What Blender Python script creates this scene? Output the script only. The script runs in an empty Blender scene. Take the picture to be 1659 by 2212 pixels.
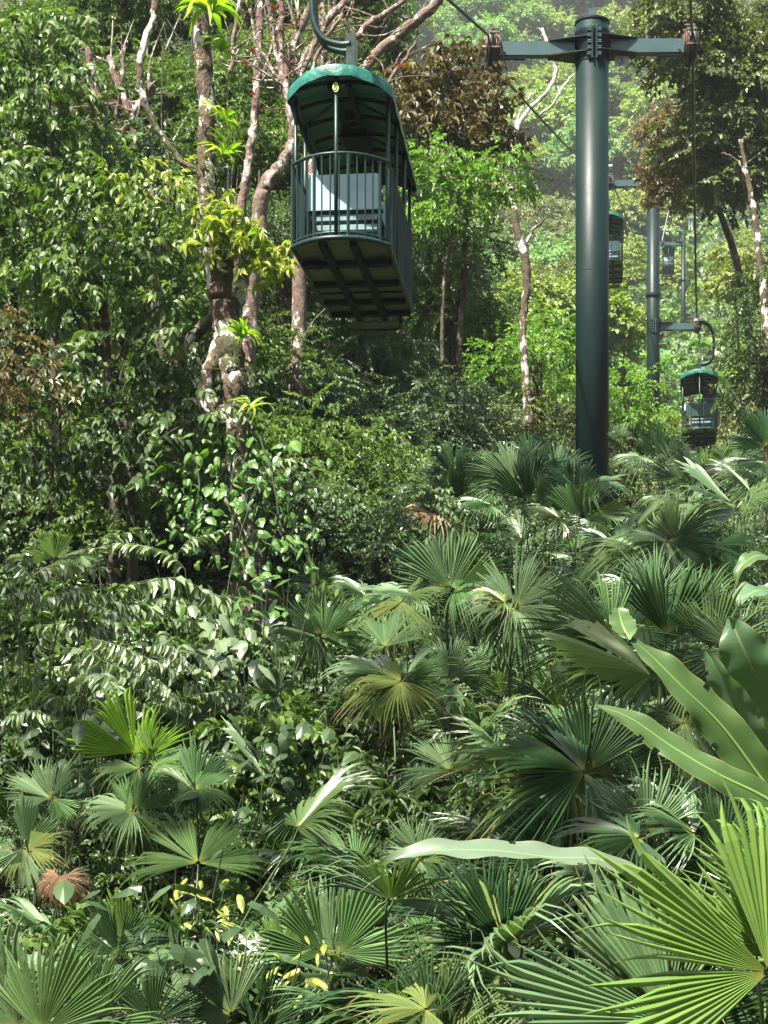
import bpy, math, random
import numpy as np
from mathutils import Vector, Matrix

# ------------------------------------------------------------------ camera, world, sun, exposure
sc = bpy.context.scene
col = sc.collection
CAMZ = 3.2
F = 3319.0                      # focal length, in pixels of a 1659 x 2212 view of the photograph
CX, HY = 829.5, 1481.0          # centre column and horizon row of that view
cam_d = bpy.data.cameras.new('camera')
cam = bpy.data.objects.new('camera', cam_d); col.objects.link(cam)
cam.location = (0, 0, CAMZ); cam.rotation_euler = (math.radians(90), 0, 0)
cam_d.sensor_fit = 'HORIZONTAL'; cam_d.sensor_width = 36; cam_d.lens = 36*F/1659
cam_d.shift_y = (HY-1106)/1659
cam_d.clip_end = 2000; cam_d.clip_start = 0.2
sc.camera = cam

SUN = Vector((-0.40, -0.48, 1.0)).normalized()      # towards the sun: high, from the left
world = bpy.data.worlds.new("World"); sc.world = world; world.use_nodes = True
wn = world.node_tree.nodes; wl = world.node_tree.links; wn.clear()
sky = wn.new('ShaderNodeTexSky'); sky.sky_type = 'NISHITA'; sky.sun_disc = False
sky.sun_elevation = math.asin(SUN.z); sky.sun_rotation = math.atan2(SUN.x, SUN.y)
sky.air_density = 1.2; sky.dust_density = 4.0; sky.ozone_density = 0.4
bg = wn.new('ShaderNodeBackground'); bg.inputs[1].default_value = 0.05
wo = wn.new('ShaderNodeOutputWorld'); wl.new(sky.outputs[0], bg.inputs[0]); wl.new(bg.outputs[0], wo.inputs[0])
sun_d = bpy.data.lights.new('sun', 'SUN'); sun_d.energy = 5.0; sun_d.angle = math.radians(0.6); sun_d.color = (1, 0.94, 0.82)
sun = bpy.data.objects.new('sun', sun_d); col.objects.link(sun)
sun.rotation_euler = SUN.to_track_quat('Z', 'Y').to_euler()
sc.view_settings.view_transform = 'Standard'; sc.view_settings.look = 'None'
sc.view_settings.exposure = 2.1; sc.view_settings.gamma = 1.0; sc.view_settings.use_curve_mapping = False
sc.render.engine = 'CYCLES'
sc.cycles.max_bounces = 6; sc.cycles.diffuse_bounces = 3; sc.cycles.glossy_bounces = 2
sc.cycles.transmission_bounces = 5; sc.cycles.transparent_max_bounces = 8; sc.cycles.volume_bounces = 0
sc.cycles.use_denoising = True

# ------------------------------------------------------------------ helpers
def P(x, y, Y):
    return Vector(((x-CX)/F*Y, Y, CAMZ+(HY-y)/F*Y))

HT = [(0, -3.2), (4, -3.2), (8, -3.0), (12, -2.5), (16, -1.7), (20, -.6), (25, .8), (30, 2.0), (36, 3.2), (45, 4.2),
      (55, 5.4), (67, 8), (80, 12), (100, 18.5), (138, 27), (165, 36), (200, 54), (260, 96), (330, 152), (420, 235)]
HTX = np.array([a for a, b in HT], float); HTZ = np.array([b for a, b in HT], float)
def ground(x, y):
    x = np.asarray(x, float); y = np.asarray(y, float)
    h = np.interp(y, HTX, HTZ)
    h = h + 0.16*np.clip(-x-2, 0, 60)*np.clip(y/40, 0, 1)
    h = h + 0.25*np.sin(x*.35+1)*np.sin(y*.23) + np.clip(y/60, 0, 3)*0.6*np.sin(x*.11+y*.07)
    return h + CAMZ

def tag(o, label=None, cat=None, group=None, kind=None):
    if label: o['label'] = label
    if cat: o['category'] = cat
    if group: o['group'] = group
    if kind: o['kind'] = kind
    return o
def empty(name, loc, label, cat, group=None, rz=0.0):
    o = bpy.data.objects.new(name, None); col.objects.link(o)
    o.location = loc; o.rotation_euler = (0, 0, rz); o.empty_display_size = .2
    return tag(o, label, cat, group)
def obj(name, mesh, parent=None, mat=None, M=None):
    o = bpy.data.objects.new(name, mesh); col.objects.link(o)
    if mat is not None and len(mesh.materials) == 0: mesh.materials.append(mat)
    if parent: o.parent = parent
    if M is not None: o.matrix_basis = M
    return o
def copy_tree(o, parent=None):
    c = o.copy(); col.objects.link(c); c.parent = parent
    for ch in o.children: copy_tree(ch, c)
    return c

def mk(name, V, T, mat=None, attrs=None, smooth=False, uv=None):
    """mesh from vertex array V and triangle array T; attrs: {name: per-vertex or per-face float array}"""
    V = np.asarray(V, np.float32).reshape(-1, 3); T = np.asarray(T, np.int32).reshape(-1, 3)
    me = bpy.data.meshes.new(name)
    me.vertices.add(len(V)); me.vertices.foreach_set('co', V.ravel())
    me.loops.add(len(T)*3); me.loops.foreach_set('vertex_index', T.ravel())
    me.polygons.add(len(T)); me.polygons.foreach_set('loop_start', np.arange(0, len(T)*3, 3, dtype=np.int32))
    me.polygons.foreach_set('use_smooth', np.full(len(T), smooth))
    for k, a in (attrs or {}).items():
        a = np.asarray(a, np.float32)
        at = me.attributes.new(k, 'FLOAT', 'POINT' if len(a) == len(V) else 'FACE')
        at.data.foreach_set('value', a)
    me.update(calc_edges=True)
    if mat: me.materials.append(mat)
    return me

class MB:
    """collects hard-surface pieces, builds one mesh"""
    def __init__(s): s.V = []; s.T = []; s.n = 0
    def add(s, V, T):
        V = np.asarray(V, float); T = np.asarray(T, int)
        s.V.append(V); s.T.append(T+s.n); s.n += len(V); return s
    def box(s, c, d, R=None, bev=0.0):
        hx, hy, hz = [v/2 for v in d]
        V = np.array([(x, y, z) for x in (-hx, hx) for y in (-hy, hy) for z in (-hz, hz)])
        if R is not None: V = V @ np.array(R).T
        V = V+np.array(c)
        T = [(0,1,3),(0,3,2),(4,6,7),(4,7,5),(0,4,5),(0,5,1),(2,3,7),(2,7,6),(0,2,6),(0,6,4),(1,5,7),(1,7,3)]
        return s.add(V, T)
    def tube(s, pts, r, n=8, cap=True):
        V, T = tube(pts, r, n, cap); return s.add(V, T)
    def prism(s, poly, axis, a, b):
        """extrude polygon (list of 2D) along axis from a to b"""
        m = len(poly); V = []
        for h in (a, b):
            for p in poly:
                v = [p[0], p[1]]; v.insert(axis, h); V.append(v)
        T = []
        for i in range(m):
            j = (i+1) % m; T += [(i, j, m+j), (i, m+j, m+i)]
        for i in range(1, m-1): T += [(0, i+1, i), (m, m+i, m+i+1)]
        return s.add(V, T)
    def build(s, name, mat, parent=None, M=None, smooth=False):
        me = mk(name, np.concatenate(s.V), np.concatenate(s.T), mat, smooth=smooth)
        return obj(name, me, parent, None, M)

def tube(pts, r, n=8, cap=True, wob=0.0, seed=0):
    pts = np.array([tuple(p) for p in pts], float); m = len(pts)
    r = np.full(m, r, float) if np.isscalar(r) else np.array(r, float)
    tan = np.gradient(pts, axis=0); tan /= np.linalg.norm(tan, axis=1)[:, None]+1e-9
    up = np.array((0, 0, 1.)) if abs(tan[0][2]) < .9 else np.array((1., 0, 0))
    V = []; rg = np.random.default_rng(seed); w = rg.normal(0, 1, (m, n))
    a = np.cross(up, tan[0]); a /= np.linalg.norm(a)
    for i in range(m):
        a = a-tan[i]*a.dot(tan[i]); a /= np.linalg.norm(a)+1e-9; b = np.cross(tan[i], a)
        for k in range(n):
            t = 2*math.pi*k/n; rr = r[i]*(1+wob*w[i, k])
            V.append(pts[i]+rr*(math.cos(t)*a+math.sin(t)*b))
    T = []
    for i in range(m-1):
        for k in range(n):
            p, q = i*n+k, i*n+(k+1) % n
            T += [(p, q, q+n), (p, q+n, p+n)]
    if cap:
        V += [pts[0], pts[-1]]; c0, c1 = m*n, m*n+1
        for k in range(n):
            T += [(c0, (k+1) % n, k), (c1, (m-1)*n+k, (m-1)*n+(k+1) % n)]
    return np.array(V), np.array(T)

def smooth_path(pts, k=4):
    """Catmull-Rom through points of any dimension"""
    p = np.array([tuple(q) for q in pts], float); out = []
    q = np.vstack([2*p[0]-p[1], p, 2*p[-1]-p[-2]])
    for i in range(len(p)-1):
        a, b, c, d = q[i], q[i+1], q[i+2], q[i+3]
        for j in range(k):
            t = j/k
            out.append(.5*((2*b)+(-a+c)*t+(2*a-5*b+4*c-d)*t*t+(-a+3*b-3*c+d)*t**3))
    out.append(p[-1]); return np.array(out)

# ------------------------------------------------------------------ materials
def nmat(name):
    m = bpy.data.materials.new(name); m.use_nodes = True
    nt = m.node_tree; return m, nt, nt.nodes['Principled BSDF'], nt.nodes['Material Output']
def ramp(nt, cols, src, lo=0.0, hi=1.0):
    r = nt.nodes.new('ShaderNodeValToRGB'); e = r.color_ramp.elements
    while len(e) < len(cols): e.new(.5)
    for i, c in enumerate(cols):
        e[i].position = lo+(hi-lo)*i/(len(cols)-1); e[i].color = (*c, 1)
    nt.links.new(src, r.inputs[0]); return r
def attr(nt, name):
    a = nt.nodes.new('ShaderNodeAttribute'); a.attribute_name = name; return a.outputs['Fac']
def math_n(nt, op, a, b=None, clamp=False):
    n = nt.nodes.new('ShaderNodeMath'); n.operation = op; n.use_clamp = clamp
    for i, v in enumerate((a, b)):
        if v is None: continue
        if isinstance(v, (int, float)): n.inputs[i].default_value = v
        else: nt.links.new(v, n.inputs[i])
    return n.outputs[0]
def noise(nt, scale, detail=3, vec=None, rough=.6):
    n = nt.nodes.new('ShaderNodeTexNoise'); n.inputs['Scale'].default_value = scale; n.inputs['Detail'].default_value = detail
    n.inputs['Roughness'].default_value = rough
    if vec is None:
        tc = nt.nodes.new('ShaderNodeTexCoord'); vec = tc.outputs['Object']
    nt.links.new(vec, n.inputs['Vector']); return n.outputs['Fac']
def mixc(nt, f, a, b, mode='MIX'):
    n = nt.nodes.new('ShaderNodeMix'); n.data_type = 'RGBA'; n.blend_type = mode
    for i, v in ((0, f), (6, a), (7, b)):
        if isinstance(v, (int, float)): n.inputs[i].default_value = v
        elif isinstance(v, tuple): n.inputs[i].default_value = (*v, 1) if len(v) == 3 else v
        else: nt.links.new(v, n.inputs[i])
    return n.outputs[2]
def bump(nt, h, strength, dist, bsdf):
    b = nt.nodes.new('ShaderNodeBump'); b.inputs['Strength'].default_value = strength; b.inputs['Distance'].default_value = dist
    nt.links.new(h, b.inputs['Height']); nt.links.new(b.outputs[0], bsdf.inputs['Normal']); return b

def leafmat(name, cols, rough=.42, trans=.35, tcol=(1.25, 1.5, .35), spec=.5, extra=None, obvar=.0):
    m, nt, b, out = nmat(name)
    r = ramp(nt, cols, attr(nt, 'var'))
    c = r.outputs[0]
    if obvar:
        oi = nt.nodes.new('ShaderNodeObjectInfo'); h = nt.nodes.new('ShaderNodeHueSaturation')
        nt.links.new(c, h.inputs['Color'])
        nt.links.new(math_n(nt, 'ADD', math_n(nt, 'MULTIPLY', oi.outputs['Random'], .07*obvar), .5-.035*obvar), h.inputs['Hue'])
        nt.links.new(math_n(nt, 'ADD', math_n(nt, 'MULTIPLY', oi.outputs['Random'], .7*obvar), 1-.35*obvar), h.inputs['Value'])
        c = h.outputs[0]
    if extra: c = extra(nt, c, b)
    nt.links.new(c, b.inputs['Base Color'])
    b.inputs['Roughness'].default_value = rough; b.inputs['Specular IOR Level'].default_value = spec
    t = nt.nodes.new('ShaderNodeBsdfTranslucent')
    tc = mixc(nt, 1.0, c, tcol, 'MULTIPLY'); nt.links.new(tc, t.inputs[0])
    mx = nt.nodes.new('ShaderNodeMixShader'); mx.inputs[0].default_value = trans
    nt.links.new(b.outputs[0], mx.inputs[1]); nt.links.new(t.outputs[0], mx.inputs[2]); nt.links.new(mx.outputs[0], out.inputs[0])
    return m

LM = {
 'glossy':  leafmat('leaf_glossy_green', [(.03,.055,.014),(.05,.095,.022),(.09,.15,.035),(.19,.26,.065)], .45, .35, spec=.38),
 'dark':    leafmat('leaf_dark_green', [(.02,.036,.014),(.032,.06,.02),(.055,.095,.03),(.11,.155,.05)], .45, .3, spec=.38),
 'olive':   leafmat('leaf_olive', [(.045,.055,.022),(.08,.1,.035),(.12,.145,.05),(.2,.23,.09)], .45, .3),
 'brown':   leafmat('leaf_bronze', [(.045,.04,.018),(.075,.064,.027),(.13,.112,.048),(.23,.21,.12)], .42, .3, (1.3, 1.1, .4)),
 'blue':    leafmat('leaf_blue_green', [(.05,.08,.045),(.075,.12,.06),(.11,.165,.085),(.16,.22,.12)], .42, .28),
 'lime':    leafmat('leaf_lime', [(.06,.13,.02),(.1,.2,.03),(.15,.28,.04),(.24,.36,.06)], .4, .4),
 'yellow':  leafmat('leaf_yellow_green', [(.12,.19,.03),(.2,.27,.05),(.3,.33,.08),(.38,.3,.12)], .45, .4),
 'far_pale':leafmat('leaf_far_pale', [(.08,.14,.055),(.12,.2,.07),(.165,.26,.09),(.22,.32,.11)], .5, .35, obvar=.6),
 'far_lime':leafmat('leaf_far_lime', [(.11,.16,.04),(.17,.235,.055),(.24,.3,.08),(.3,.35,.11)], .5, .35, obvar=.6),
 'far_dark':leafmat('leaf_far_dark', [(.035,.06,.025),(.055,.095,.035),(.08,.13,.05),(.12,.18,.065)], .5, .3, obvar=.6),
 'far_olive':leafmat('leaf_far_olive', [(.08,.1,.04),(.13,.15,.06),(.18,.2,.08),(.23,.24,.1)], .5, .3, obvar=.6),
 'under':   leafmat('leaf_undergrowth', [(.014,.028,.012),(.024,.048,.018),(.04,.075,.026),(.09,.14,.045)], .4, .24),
 'pinn':    leafmat('leaf_pinnate', [(.08,.12,.06),(.11,.155,.08),(.15,.2,.1),(.19,.25,.13)], .3, .25, spec=.8),
 'brom':    leafmat('leaf_bromeliad', [(.13,.24,.02),(.2,.34,.03),(.28,.42,.04),(.36,.44,.06)], .35, .45),
 'vine':    leafmat('leaf_vine', [(.04,.1,.02),(.06,.14,.03),(.1,.2,.04),(.14,.24,.05)], .35, .35),
 'red':     leafmat('leaf_red', [(.13,.025,.022),(.17,.04,.03),(.2,.07,.035),(.22,.11,.045)], .5, .35, (1.3,.8,.6)),
 'orange':  leafmat('leaf_orange', [(.08,.085,.03),(.12,.11,.04),(.19,.15,.065),(.2,.18,.07)], .5, .35, (1.3,1,.6)),
}
# fan-palm blades: attribute var = segment, rad = distance from the hub; tips of old blades turn brown
def palm_extra(tip, amount):
    def f(nt, c, b):
        ra = attr(nt, 'rad'); nz = noise(nt, 9, 3)
        f1 = math_n(nt, 'MULTIPLY', math_n(nt, 'SUBTRACT', math_n(nt, 'ADD', ra, math_n(nt, 'MULTIPLY', nz, .5)), 1.25-amount), 6, True)
        base = math_n(nt, 'MULTIPLY', math_n(nt, 'SUBTRACT', .16, ra), 6, True)
        c = mixc(nt, base, c, (.22, .24, .05))
        return mixc(nt, f1, c, tip)
    return f
PM = {
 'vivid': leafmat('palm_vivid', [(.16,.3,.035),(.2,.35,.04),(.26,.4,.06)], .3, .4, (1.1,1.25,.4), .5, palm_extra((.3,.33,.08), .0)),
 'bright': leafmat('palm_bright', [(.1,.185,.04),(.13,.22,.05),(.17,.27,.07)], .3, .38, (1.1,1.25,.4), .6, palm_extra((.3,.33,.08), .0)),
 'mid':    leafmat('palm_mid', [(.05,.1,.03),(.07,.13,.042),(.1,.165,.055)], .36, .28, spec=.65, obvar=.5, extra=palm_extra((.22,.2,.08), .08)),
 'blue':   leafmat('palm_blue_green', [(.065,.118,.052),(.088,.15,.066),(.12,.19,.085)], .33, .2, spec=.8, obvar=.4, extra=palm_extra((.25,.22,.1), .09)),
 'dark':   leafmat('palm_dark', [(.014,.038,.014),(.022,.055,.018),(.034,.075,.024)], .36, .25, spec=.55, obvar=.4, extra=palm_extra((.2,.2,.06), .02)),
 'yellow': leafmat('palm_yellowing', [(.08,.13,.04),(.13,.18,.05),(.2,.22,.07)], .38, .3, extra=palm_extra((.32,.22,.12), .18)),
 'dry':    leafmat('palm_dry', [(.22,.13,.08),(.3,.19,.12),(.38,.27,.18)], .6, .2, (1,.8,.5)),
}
def plain(name, colr, rough=.4, metal=0, spec=.5, n=None):
    m, nt, b, out = nmat(name)
    b.inputs['Base Color'].default_value = (*colr, 1); b.inputs['Roughness'].default_value = rough
    b.inputs['Metallic'].default_value = metal; b.inputs['Specular IOR Level'].default_value = spec
    if n:      # wear: (second colour, scale, lo, hi)
        f = ramp(nt, [(0,0,0),(1,1,1)], noise(nt, n[1], 5), n[2], n[3]).outputs[0]
        nt.links.new(mixc(nt, f, colr, n[0]), b.inputs['Base Color'])
        bump(nt, noise(nt, n[1]*6, 3), .15, .01, b)
        nt.links.new(math_n(nt, 'ADD', math_n(nt, 'MULTIPLY', noise(nt, n[1]*2, 3), .25), rough-.1), b.inputs['Roughness'])
    return m
M_POLE = plain('pole_green_paint', (.004,.013,.0135), .42, n=((.006,.018,.017), 1.3, .35, .75), spec=.2)
M_ARM = plain('arm_grey_green_paint', (.035,.07,.075), .35, n=((.02,.05,.045), 3, .4, .8))
M_FRAME = plain('frame_dark_green_paint', (.004,.018,.016), .4, spec=.4, n=((.01,.03,.027), 6, .4, .8))
M_FLOOR = plain('floor_panel_olive', (.12,.135,.08), .6, n=((.08,.09,.055), 4, .35, .7))
M_BEAM = plain('beam_black_green', (.005,.01,.009), .8, spec=.2)
M_SEAT = plain('seat_pale_blue', (.3,.45,.5), .35, n=((.22,.36,.4), 5, .35, .7))
M_SLAT = plain('slat_pale_blue', (.16,.26,.29), .45, n=((.08,.13,.13), 8, .35, .7))
M_RUBBER = plain('rubber_black', (.012,.012,.012), .6)
M_STEEL = plain('sheave_steel_worn', (.15,.125,.1), .55, .4, n=((.09,.045,.028), 12, .35, .65))
M_CABLE = plain('cable_dark_steel', (.02,.022,.02), .45, .6)
M_CABLEL = plain('cable_pale_steel', (.45,.5,.5), .35, .4)
M_TAG = plain('tag_yellow', (.55,.62,.18), .4)
M_INK = plain('ink_dark', (.03,.05,.02), .6)
M_PLATE = plain('plate_grey', (.2,.25,.24), .45, n=((.12,.16,.15), 14, .4, .7))
M_GRIP = plain('grip_pale_grey', (.4,.42,.38), .45)
def pole_weather(m):
    nt = m.node_tree; b = nt.nodes['Principled BSDF']; tc = nt.nodes.new('ShaderNodeTexCoord'); mp = nt.nodes.new('ShaderNodeMapping'); mp.inputs['Scale'].default_value = (7, 7, .22)
    nt.links.new(tc.outputs['Object'], mp.inputs[0]); st = ramp(nt, [(0,0,0),(1,1,1)], noise(nt, 1.6, 6, mp.outputs[0]), .5, .72).outputs[0]
    old = b.inputs['Base Color'].links[0].from_socket
    nt.links.new(mixc(nt, math_n(nt, 'MULTIPLY', st, .55), old, (.011,.022,.017)), b.inputs['Base Color'])
pole_weather(M_POLE)
def canopy_mat(name, shade_under):
    m, nt, b, out = nmat(name)
    c = ramp(nt, [(.007,.07,.052),(.012,.115,.085),(.04,.21,.165)], noise(nt, 7, 5), .3, .75).outputs[0]
    if shade_under:      # underside coloured a deeper green, its shade put into the colour
        g = nt.nodes.new('ShaderNodeNewGeometry'); c = mixc(nt, g.outputs['Backfacing'], c, (.004,.11,.052))
    nt.links.new(c, b.inputs['Base Color']); b.inputs['Roughness'].default_value = .4
    bump(nt, noise(nt, 5, 4), .5, .05, b)
    return m
M_CANOPY = canopy_mat('canopy_green_tarpaulin', True); M_VALANCE = canopy_mat('valance_green_tarpaulin', False)
def bark(name, base, dk, patch, lo, hi, scale=3.2, moss=.5):
    m, nt, b, out = nmat(name)
    tc = nt.nodes.new('ShaderNodeTexCoord'); mp = nt.nodes.new('ShaderNodeMapping'); mp.inputs['Scale'].default_value = (1, 1, .62)
    nt.links.new(tc.outputs['Object'], mp.inputs[0]); v = mp.outputs[0]
    c = ramp(nt, [dk, base, base], noise(nt, 9, 5, v), .3, .75).outputs[0]
    mo = ramp(nt, [(0,0,0),(1,1,1)], noise(nt, 2.1, 4, v), .52, .62).outputs[0]
    c = mixc(nt, math_n(nt, 'MULTIPLY', mo, moss), c, (.05,.065,.015))
    pa = ramp(nt, [(0,0,0),(1,1,1)], noise(nt, scale, 6, v, .62), lo, hi).outputs[0]
    pc = mixc(nt, noise(nt, 14, 3, v), patch, tuple(x*.7 for x in patch))
    c = mixc(nt, pa, c, pc)
    nt.links.new(c, b.inputs['Base Color']); b.inputs['Roughness'].default_value = .85
    bump(nt, math_n(nt, 'ADD', noise(nt, 22, 5, v), math_n(nt, 'MULTIPLY', pa, .3)), .8, .05, b)
    return m
M_BARK = bark('bark_mottled', (.08,.052,.032), (.022,.015,.01), (.55,.54,.49), .535, .56, 5.0, .75)
M_BARK2 = bark('bark_pink_mottled', (.13,.085,.065), (.05,.03,.025), (.5,.43,.38), .53, .59, 6.0, .3)
M_BARKW = bark('bark_pale', (.3,.27,.22), (.14,.11,.09), (.65,.63,.58), .46, .56, 4, .15)
M_BARKD = bark('bark_dark', (.05,.035,.025), (.02,.015,.01), (.2,.18,.15), .6, .68, 4, .6)
M_STALK = plain('stalk_dark_green', (.03,.06,.02), .45, n=((.06,.055,.03), 5, .4, .7))
M_STALKL = plain('stalk_pale_green', (.12,.2,.05), .45)
def ground_mat():
    m, nt, b, out = nmat('forest_floor')
    c = ramp(nt, [(.012,.01,.006),(.035,.026,.014),(.04,.05,.018),(.07,.085,.03)], noise(nt, .9, 8), .3, .7).outputs[0]
    sep = nt.nodes.new('ShaderNodeSeparateXYZ'); tc = nt.nodes.new('ShaderNodeTexCoord'); nt.links.new(tc.outputs['Object'], sep.inputs[0])
    far = math_n(nt, 'MULTIPLY', math_n(nt, 'SUBTRACT', sep.outputs['Y'], 45), .03, True)
    g = ramp(nt, [(.04,.07,.025),(.06,.1,.035),(.09,.11,.05),(.07,.12,.04)], noise(nt, .12, 6), .3, .7).outputs[0]
    nt.links.new(mixc(nt, far, c, g), b.inputs['Base Color']); b.inputs['Roughness'].default_value = .95
    bump(nt, noise(nt, 6, 6), .8, .1, b); return m
M_GROUND = ground_mat()
# ------------------------------------------------------------------ setting: the hillside
def build_ground():
    ys = np.concatenate([np.linspace(-25, 45, 60), np.linspace(46, 345, 80)])
    xs = np.concatenate([np.linspace(-260, -22, 32), np.linspace(-20, 30, 60), np.linspace(33, 270, 32)])
    X, Y = np.meshgrid(xs, ys); Z = ground(X, Y)
    V = np.stack([X, Y, Z], -1).reshape(-1, 3); nx = len(xs); T = []
    for j in range(len(ys)-1):
        for i in range(nx-1):
            a = j*nx+i; T += [(a, a+1, a+nx+1), (a, a+nx+1, a+nx)]
    tag(obj('ground', mk('ground', V, T, M_GROUND, smooth=True)), 'forested hillside ground rising away under the trees', None, None, 'structure')
build_ground()

# ------------------------------------------------------------------ leaves, sprays and crowns
def leaf_tmpl(L, W, droop=.25, fold=.12, hi=True):
    if hi:
        V = [(0,0,0), (.3,.5,fold), (.66,.44,fold*.8-droop*.3), (1,0,-droop), (.66,-.44,fold*.8-droop*.3), (.3,-.5,fold), (.48,0,-droop*.12)]
        T = [(0,6,1),(1,6,2),(2,6,3),(3,6,4),(4,6,5),(5,6,0)]
    else:
        V = [(0,0,0), (.45,.5,fold), (1,0,-droop), (.45,-.5,fold)]
        T = [(0,2,1), (0,3,2)]
    V = np.array(V, float); V[:, 0] *= L; V[:, 1] *= W; V[:, 2] *= L
    return V, np.array(T)
def rotm(ax, az, droop, roll):
    ca, sa, cd, sd = math.cos(az), math.sin(az), math.cos(droop), math.sin(droop)
    x = np.array((ca*cd, sa*cd, -sd)); y = np.array((-sa, ca, 0)); z = np.cross(x, y)
    c, s = math.cos(roll), math.sin(roll)
    return np.stack([x, y*c+z*s, -y*s+z*c], 1)
def spray_tmpl(n, L, W, droop, seed, hi=True, span=1.0, spread=55, whorl=False):
    """a twig of unit length with n leaves"""
    rg = np.random.default_rng(seed); Vs, Ts, A = [], [], []; o = 0
    for i in range(n):
        t = 1.0 if whorl else .12+.88*(i+.5)/n
        side = 1 if i % 2 else -1
        az = rg.uniform(0, 2*math.pi) if whorl else side*math.radians(spread*(1.15-.75*t)+rg.normal(0, 12))
        V, T = leaf_tmpl(L*rg.uniform(.75, 1.15), W*rg.uniform(.8, 1.15), rg.uniform(.1, .45), rg.uniform(.08, .25), hi)
        R = rotm(0, az, droop+rg.normal(0, .3), rg.normal(0, .35))
        V = V @ R.T+np.array((t*span, 0, .06*math.sin(t*3)-.18*t*t))
        Vs.append(V); Ts.append(T+o); o += len(V); A.append(np.full(len(T), rg.random()))
    return np.concatenate(Vs), np.concatenate(Ts), np.concatenate(A)
def place(tm, mats, locs, var):
    """many placements of the templates in tm -> V, T, attribute"""
    rg = np.random.default_rng(len(locs)); k = rg.integers(0, len(tm), len(locs)); VV, TT, AA = [], [], []; off = 0
    for i, (V, T, A) in enumerate(tm):
        s = np.where(k == i)[0]
        if not len(s): continue
        W = np.einsum('nij,vj->nvi', mats[s], V)+locs[s][:, None, :]
        VV.append(W.reshape(-1, 3)); TT.append((T[None]+(np.arange(len(s))*len(V))[:, None, None]).reshape(-1, 3)+off)
        AA.append(np.clip(.45*A[None, :]+.55*var[s][:, None], 0, 1).ravel()); off += len(s)*len(V)
    return np.concatenate(VV), np.concatenate(TT), np.concatenate(AA)
def frames(ax, up, scale):
    ax = ax/np.linalg.norm(ax, axis=1)[:, None]
    y = np.cross(up, ax); y /= np.linalg.norm(y, axis=1)[:, None]+1e-9; z = np.cross(ax, y)
    return np.stack([ax, y, z], 2)*scale[:, None, None]
def crown_mesh(name, clusters, tm, per, tw, mat, seed, squash=.75, droop=.25, inner=.25):
    """clusters: (n,4) centre + radius; per = sprays per cluster of radius 1"""
    rg = np.random.default_rng(seed); L, Mx, VA = [], [], []
    for c in clusters:
        n = max(4, int(per*c[3]**2)); d = rg.normal(0, 1, (n, 3)); d[:, 2] = np.abs(d[:, 2])*1.0-.45
        d /= np.linalg.norm(d, axis=1)[:, None]
        rr = c[3]*np.where(rg.random(n) < inner, rg.uniform(.3, .8, n), rg.uniform(.82, 1.08, n))
        p = c[:3]+d*rr[:, None]*np.array((1, 1, squash))
        ax = d*np.array((1, 1, .5))+rg.normal(0, .35, (n, 3))+np.array((0, 0, -droop))
        up = np.tile((0, 0, 1.), (n, 1))+d*.5+rg.normal(0, .25, (n, 3))
        L.append(p); Mx.append(frames(ax, up, tw*rg.uniform(.7, 1.2, n)))
        VA.append(np.clip(rg.random()*.5+rg.random(n)*.6, 0, 1))
    V, T, A = place(tm, np.concatenate(Mx), np.concatenate(L), np.concatenate(VA))
    return mk(name, V, T, mat, {'var': A})

TM_BIG = [spray_tmpl(9, .36, .185, .45, s) for s in range(5)]            # long glossy drooping leaves
TM_MED = [spray_tmpl(11, .27, .13, .3, 20+s, hi=False) for s in range(5)]
TM_FINE = [spray_tmpl(14, .17, .10, .2, 40+s, hi=False) for s in range(5)]
TM_FAR = [spray_tmpl(7, .42, .3, .2, 60+s, hi=False) for s in range(5)]
TM_WHORL = [spray_tmpl(8, .5, .15, .35, 80+s, whorl=True, span=.25) for s in range(4)]

def clusters_img(ells, Y, depth, dens, r0, r1, seed):
    """cluster centres inside ellipses seen at distance Y: ells = (x, y, rx, ry)"""
    rg = np.random.default_rng(seed); out = []
    for (x, y, rx, ry) in ells:
        c = P(x, y, Y); a, b = rx/F*Y, ry/F*Y
        n = max(3, int(dens*a*b*math.pi))
        for i in range(n):
            while True:
                u = rg.uniform(-1, 1, 3)
                if (u**2).sum() < 1: break
            r = rg.uniform(r0, r1)
            out.append((c.x+u[0]*max(a-r*.7, .2), c.y+u[1]*depth, c.z+u[2]*max(b-r*.5, .2), r))
    return np.array(out)

def trunk_img(path, Y, ky=6, sides=10, wob=.06, seed=0):
    """path: (x, y, width px[, Y]) top to bottom -> tube"""
    pts = [(*P(p[0], p[1], p[3] if len(p) > 3 else Y), p[2]/F*Y/2) for p in path]
    s = smooth_path(pts, ky); rg = np.random.default_rng(seed)
    q = s[:, :3]+rg.normal(0, .012, (len(s), 3))
    return tube(q, np.maximum(s[:, 3], .004), sides, True, wob, seed)

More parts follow.
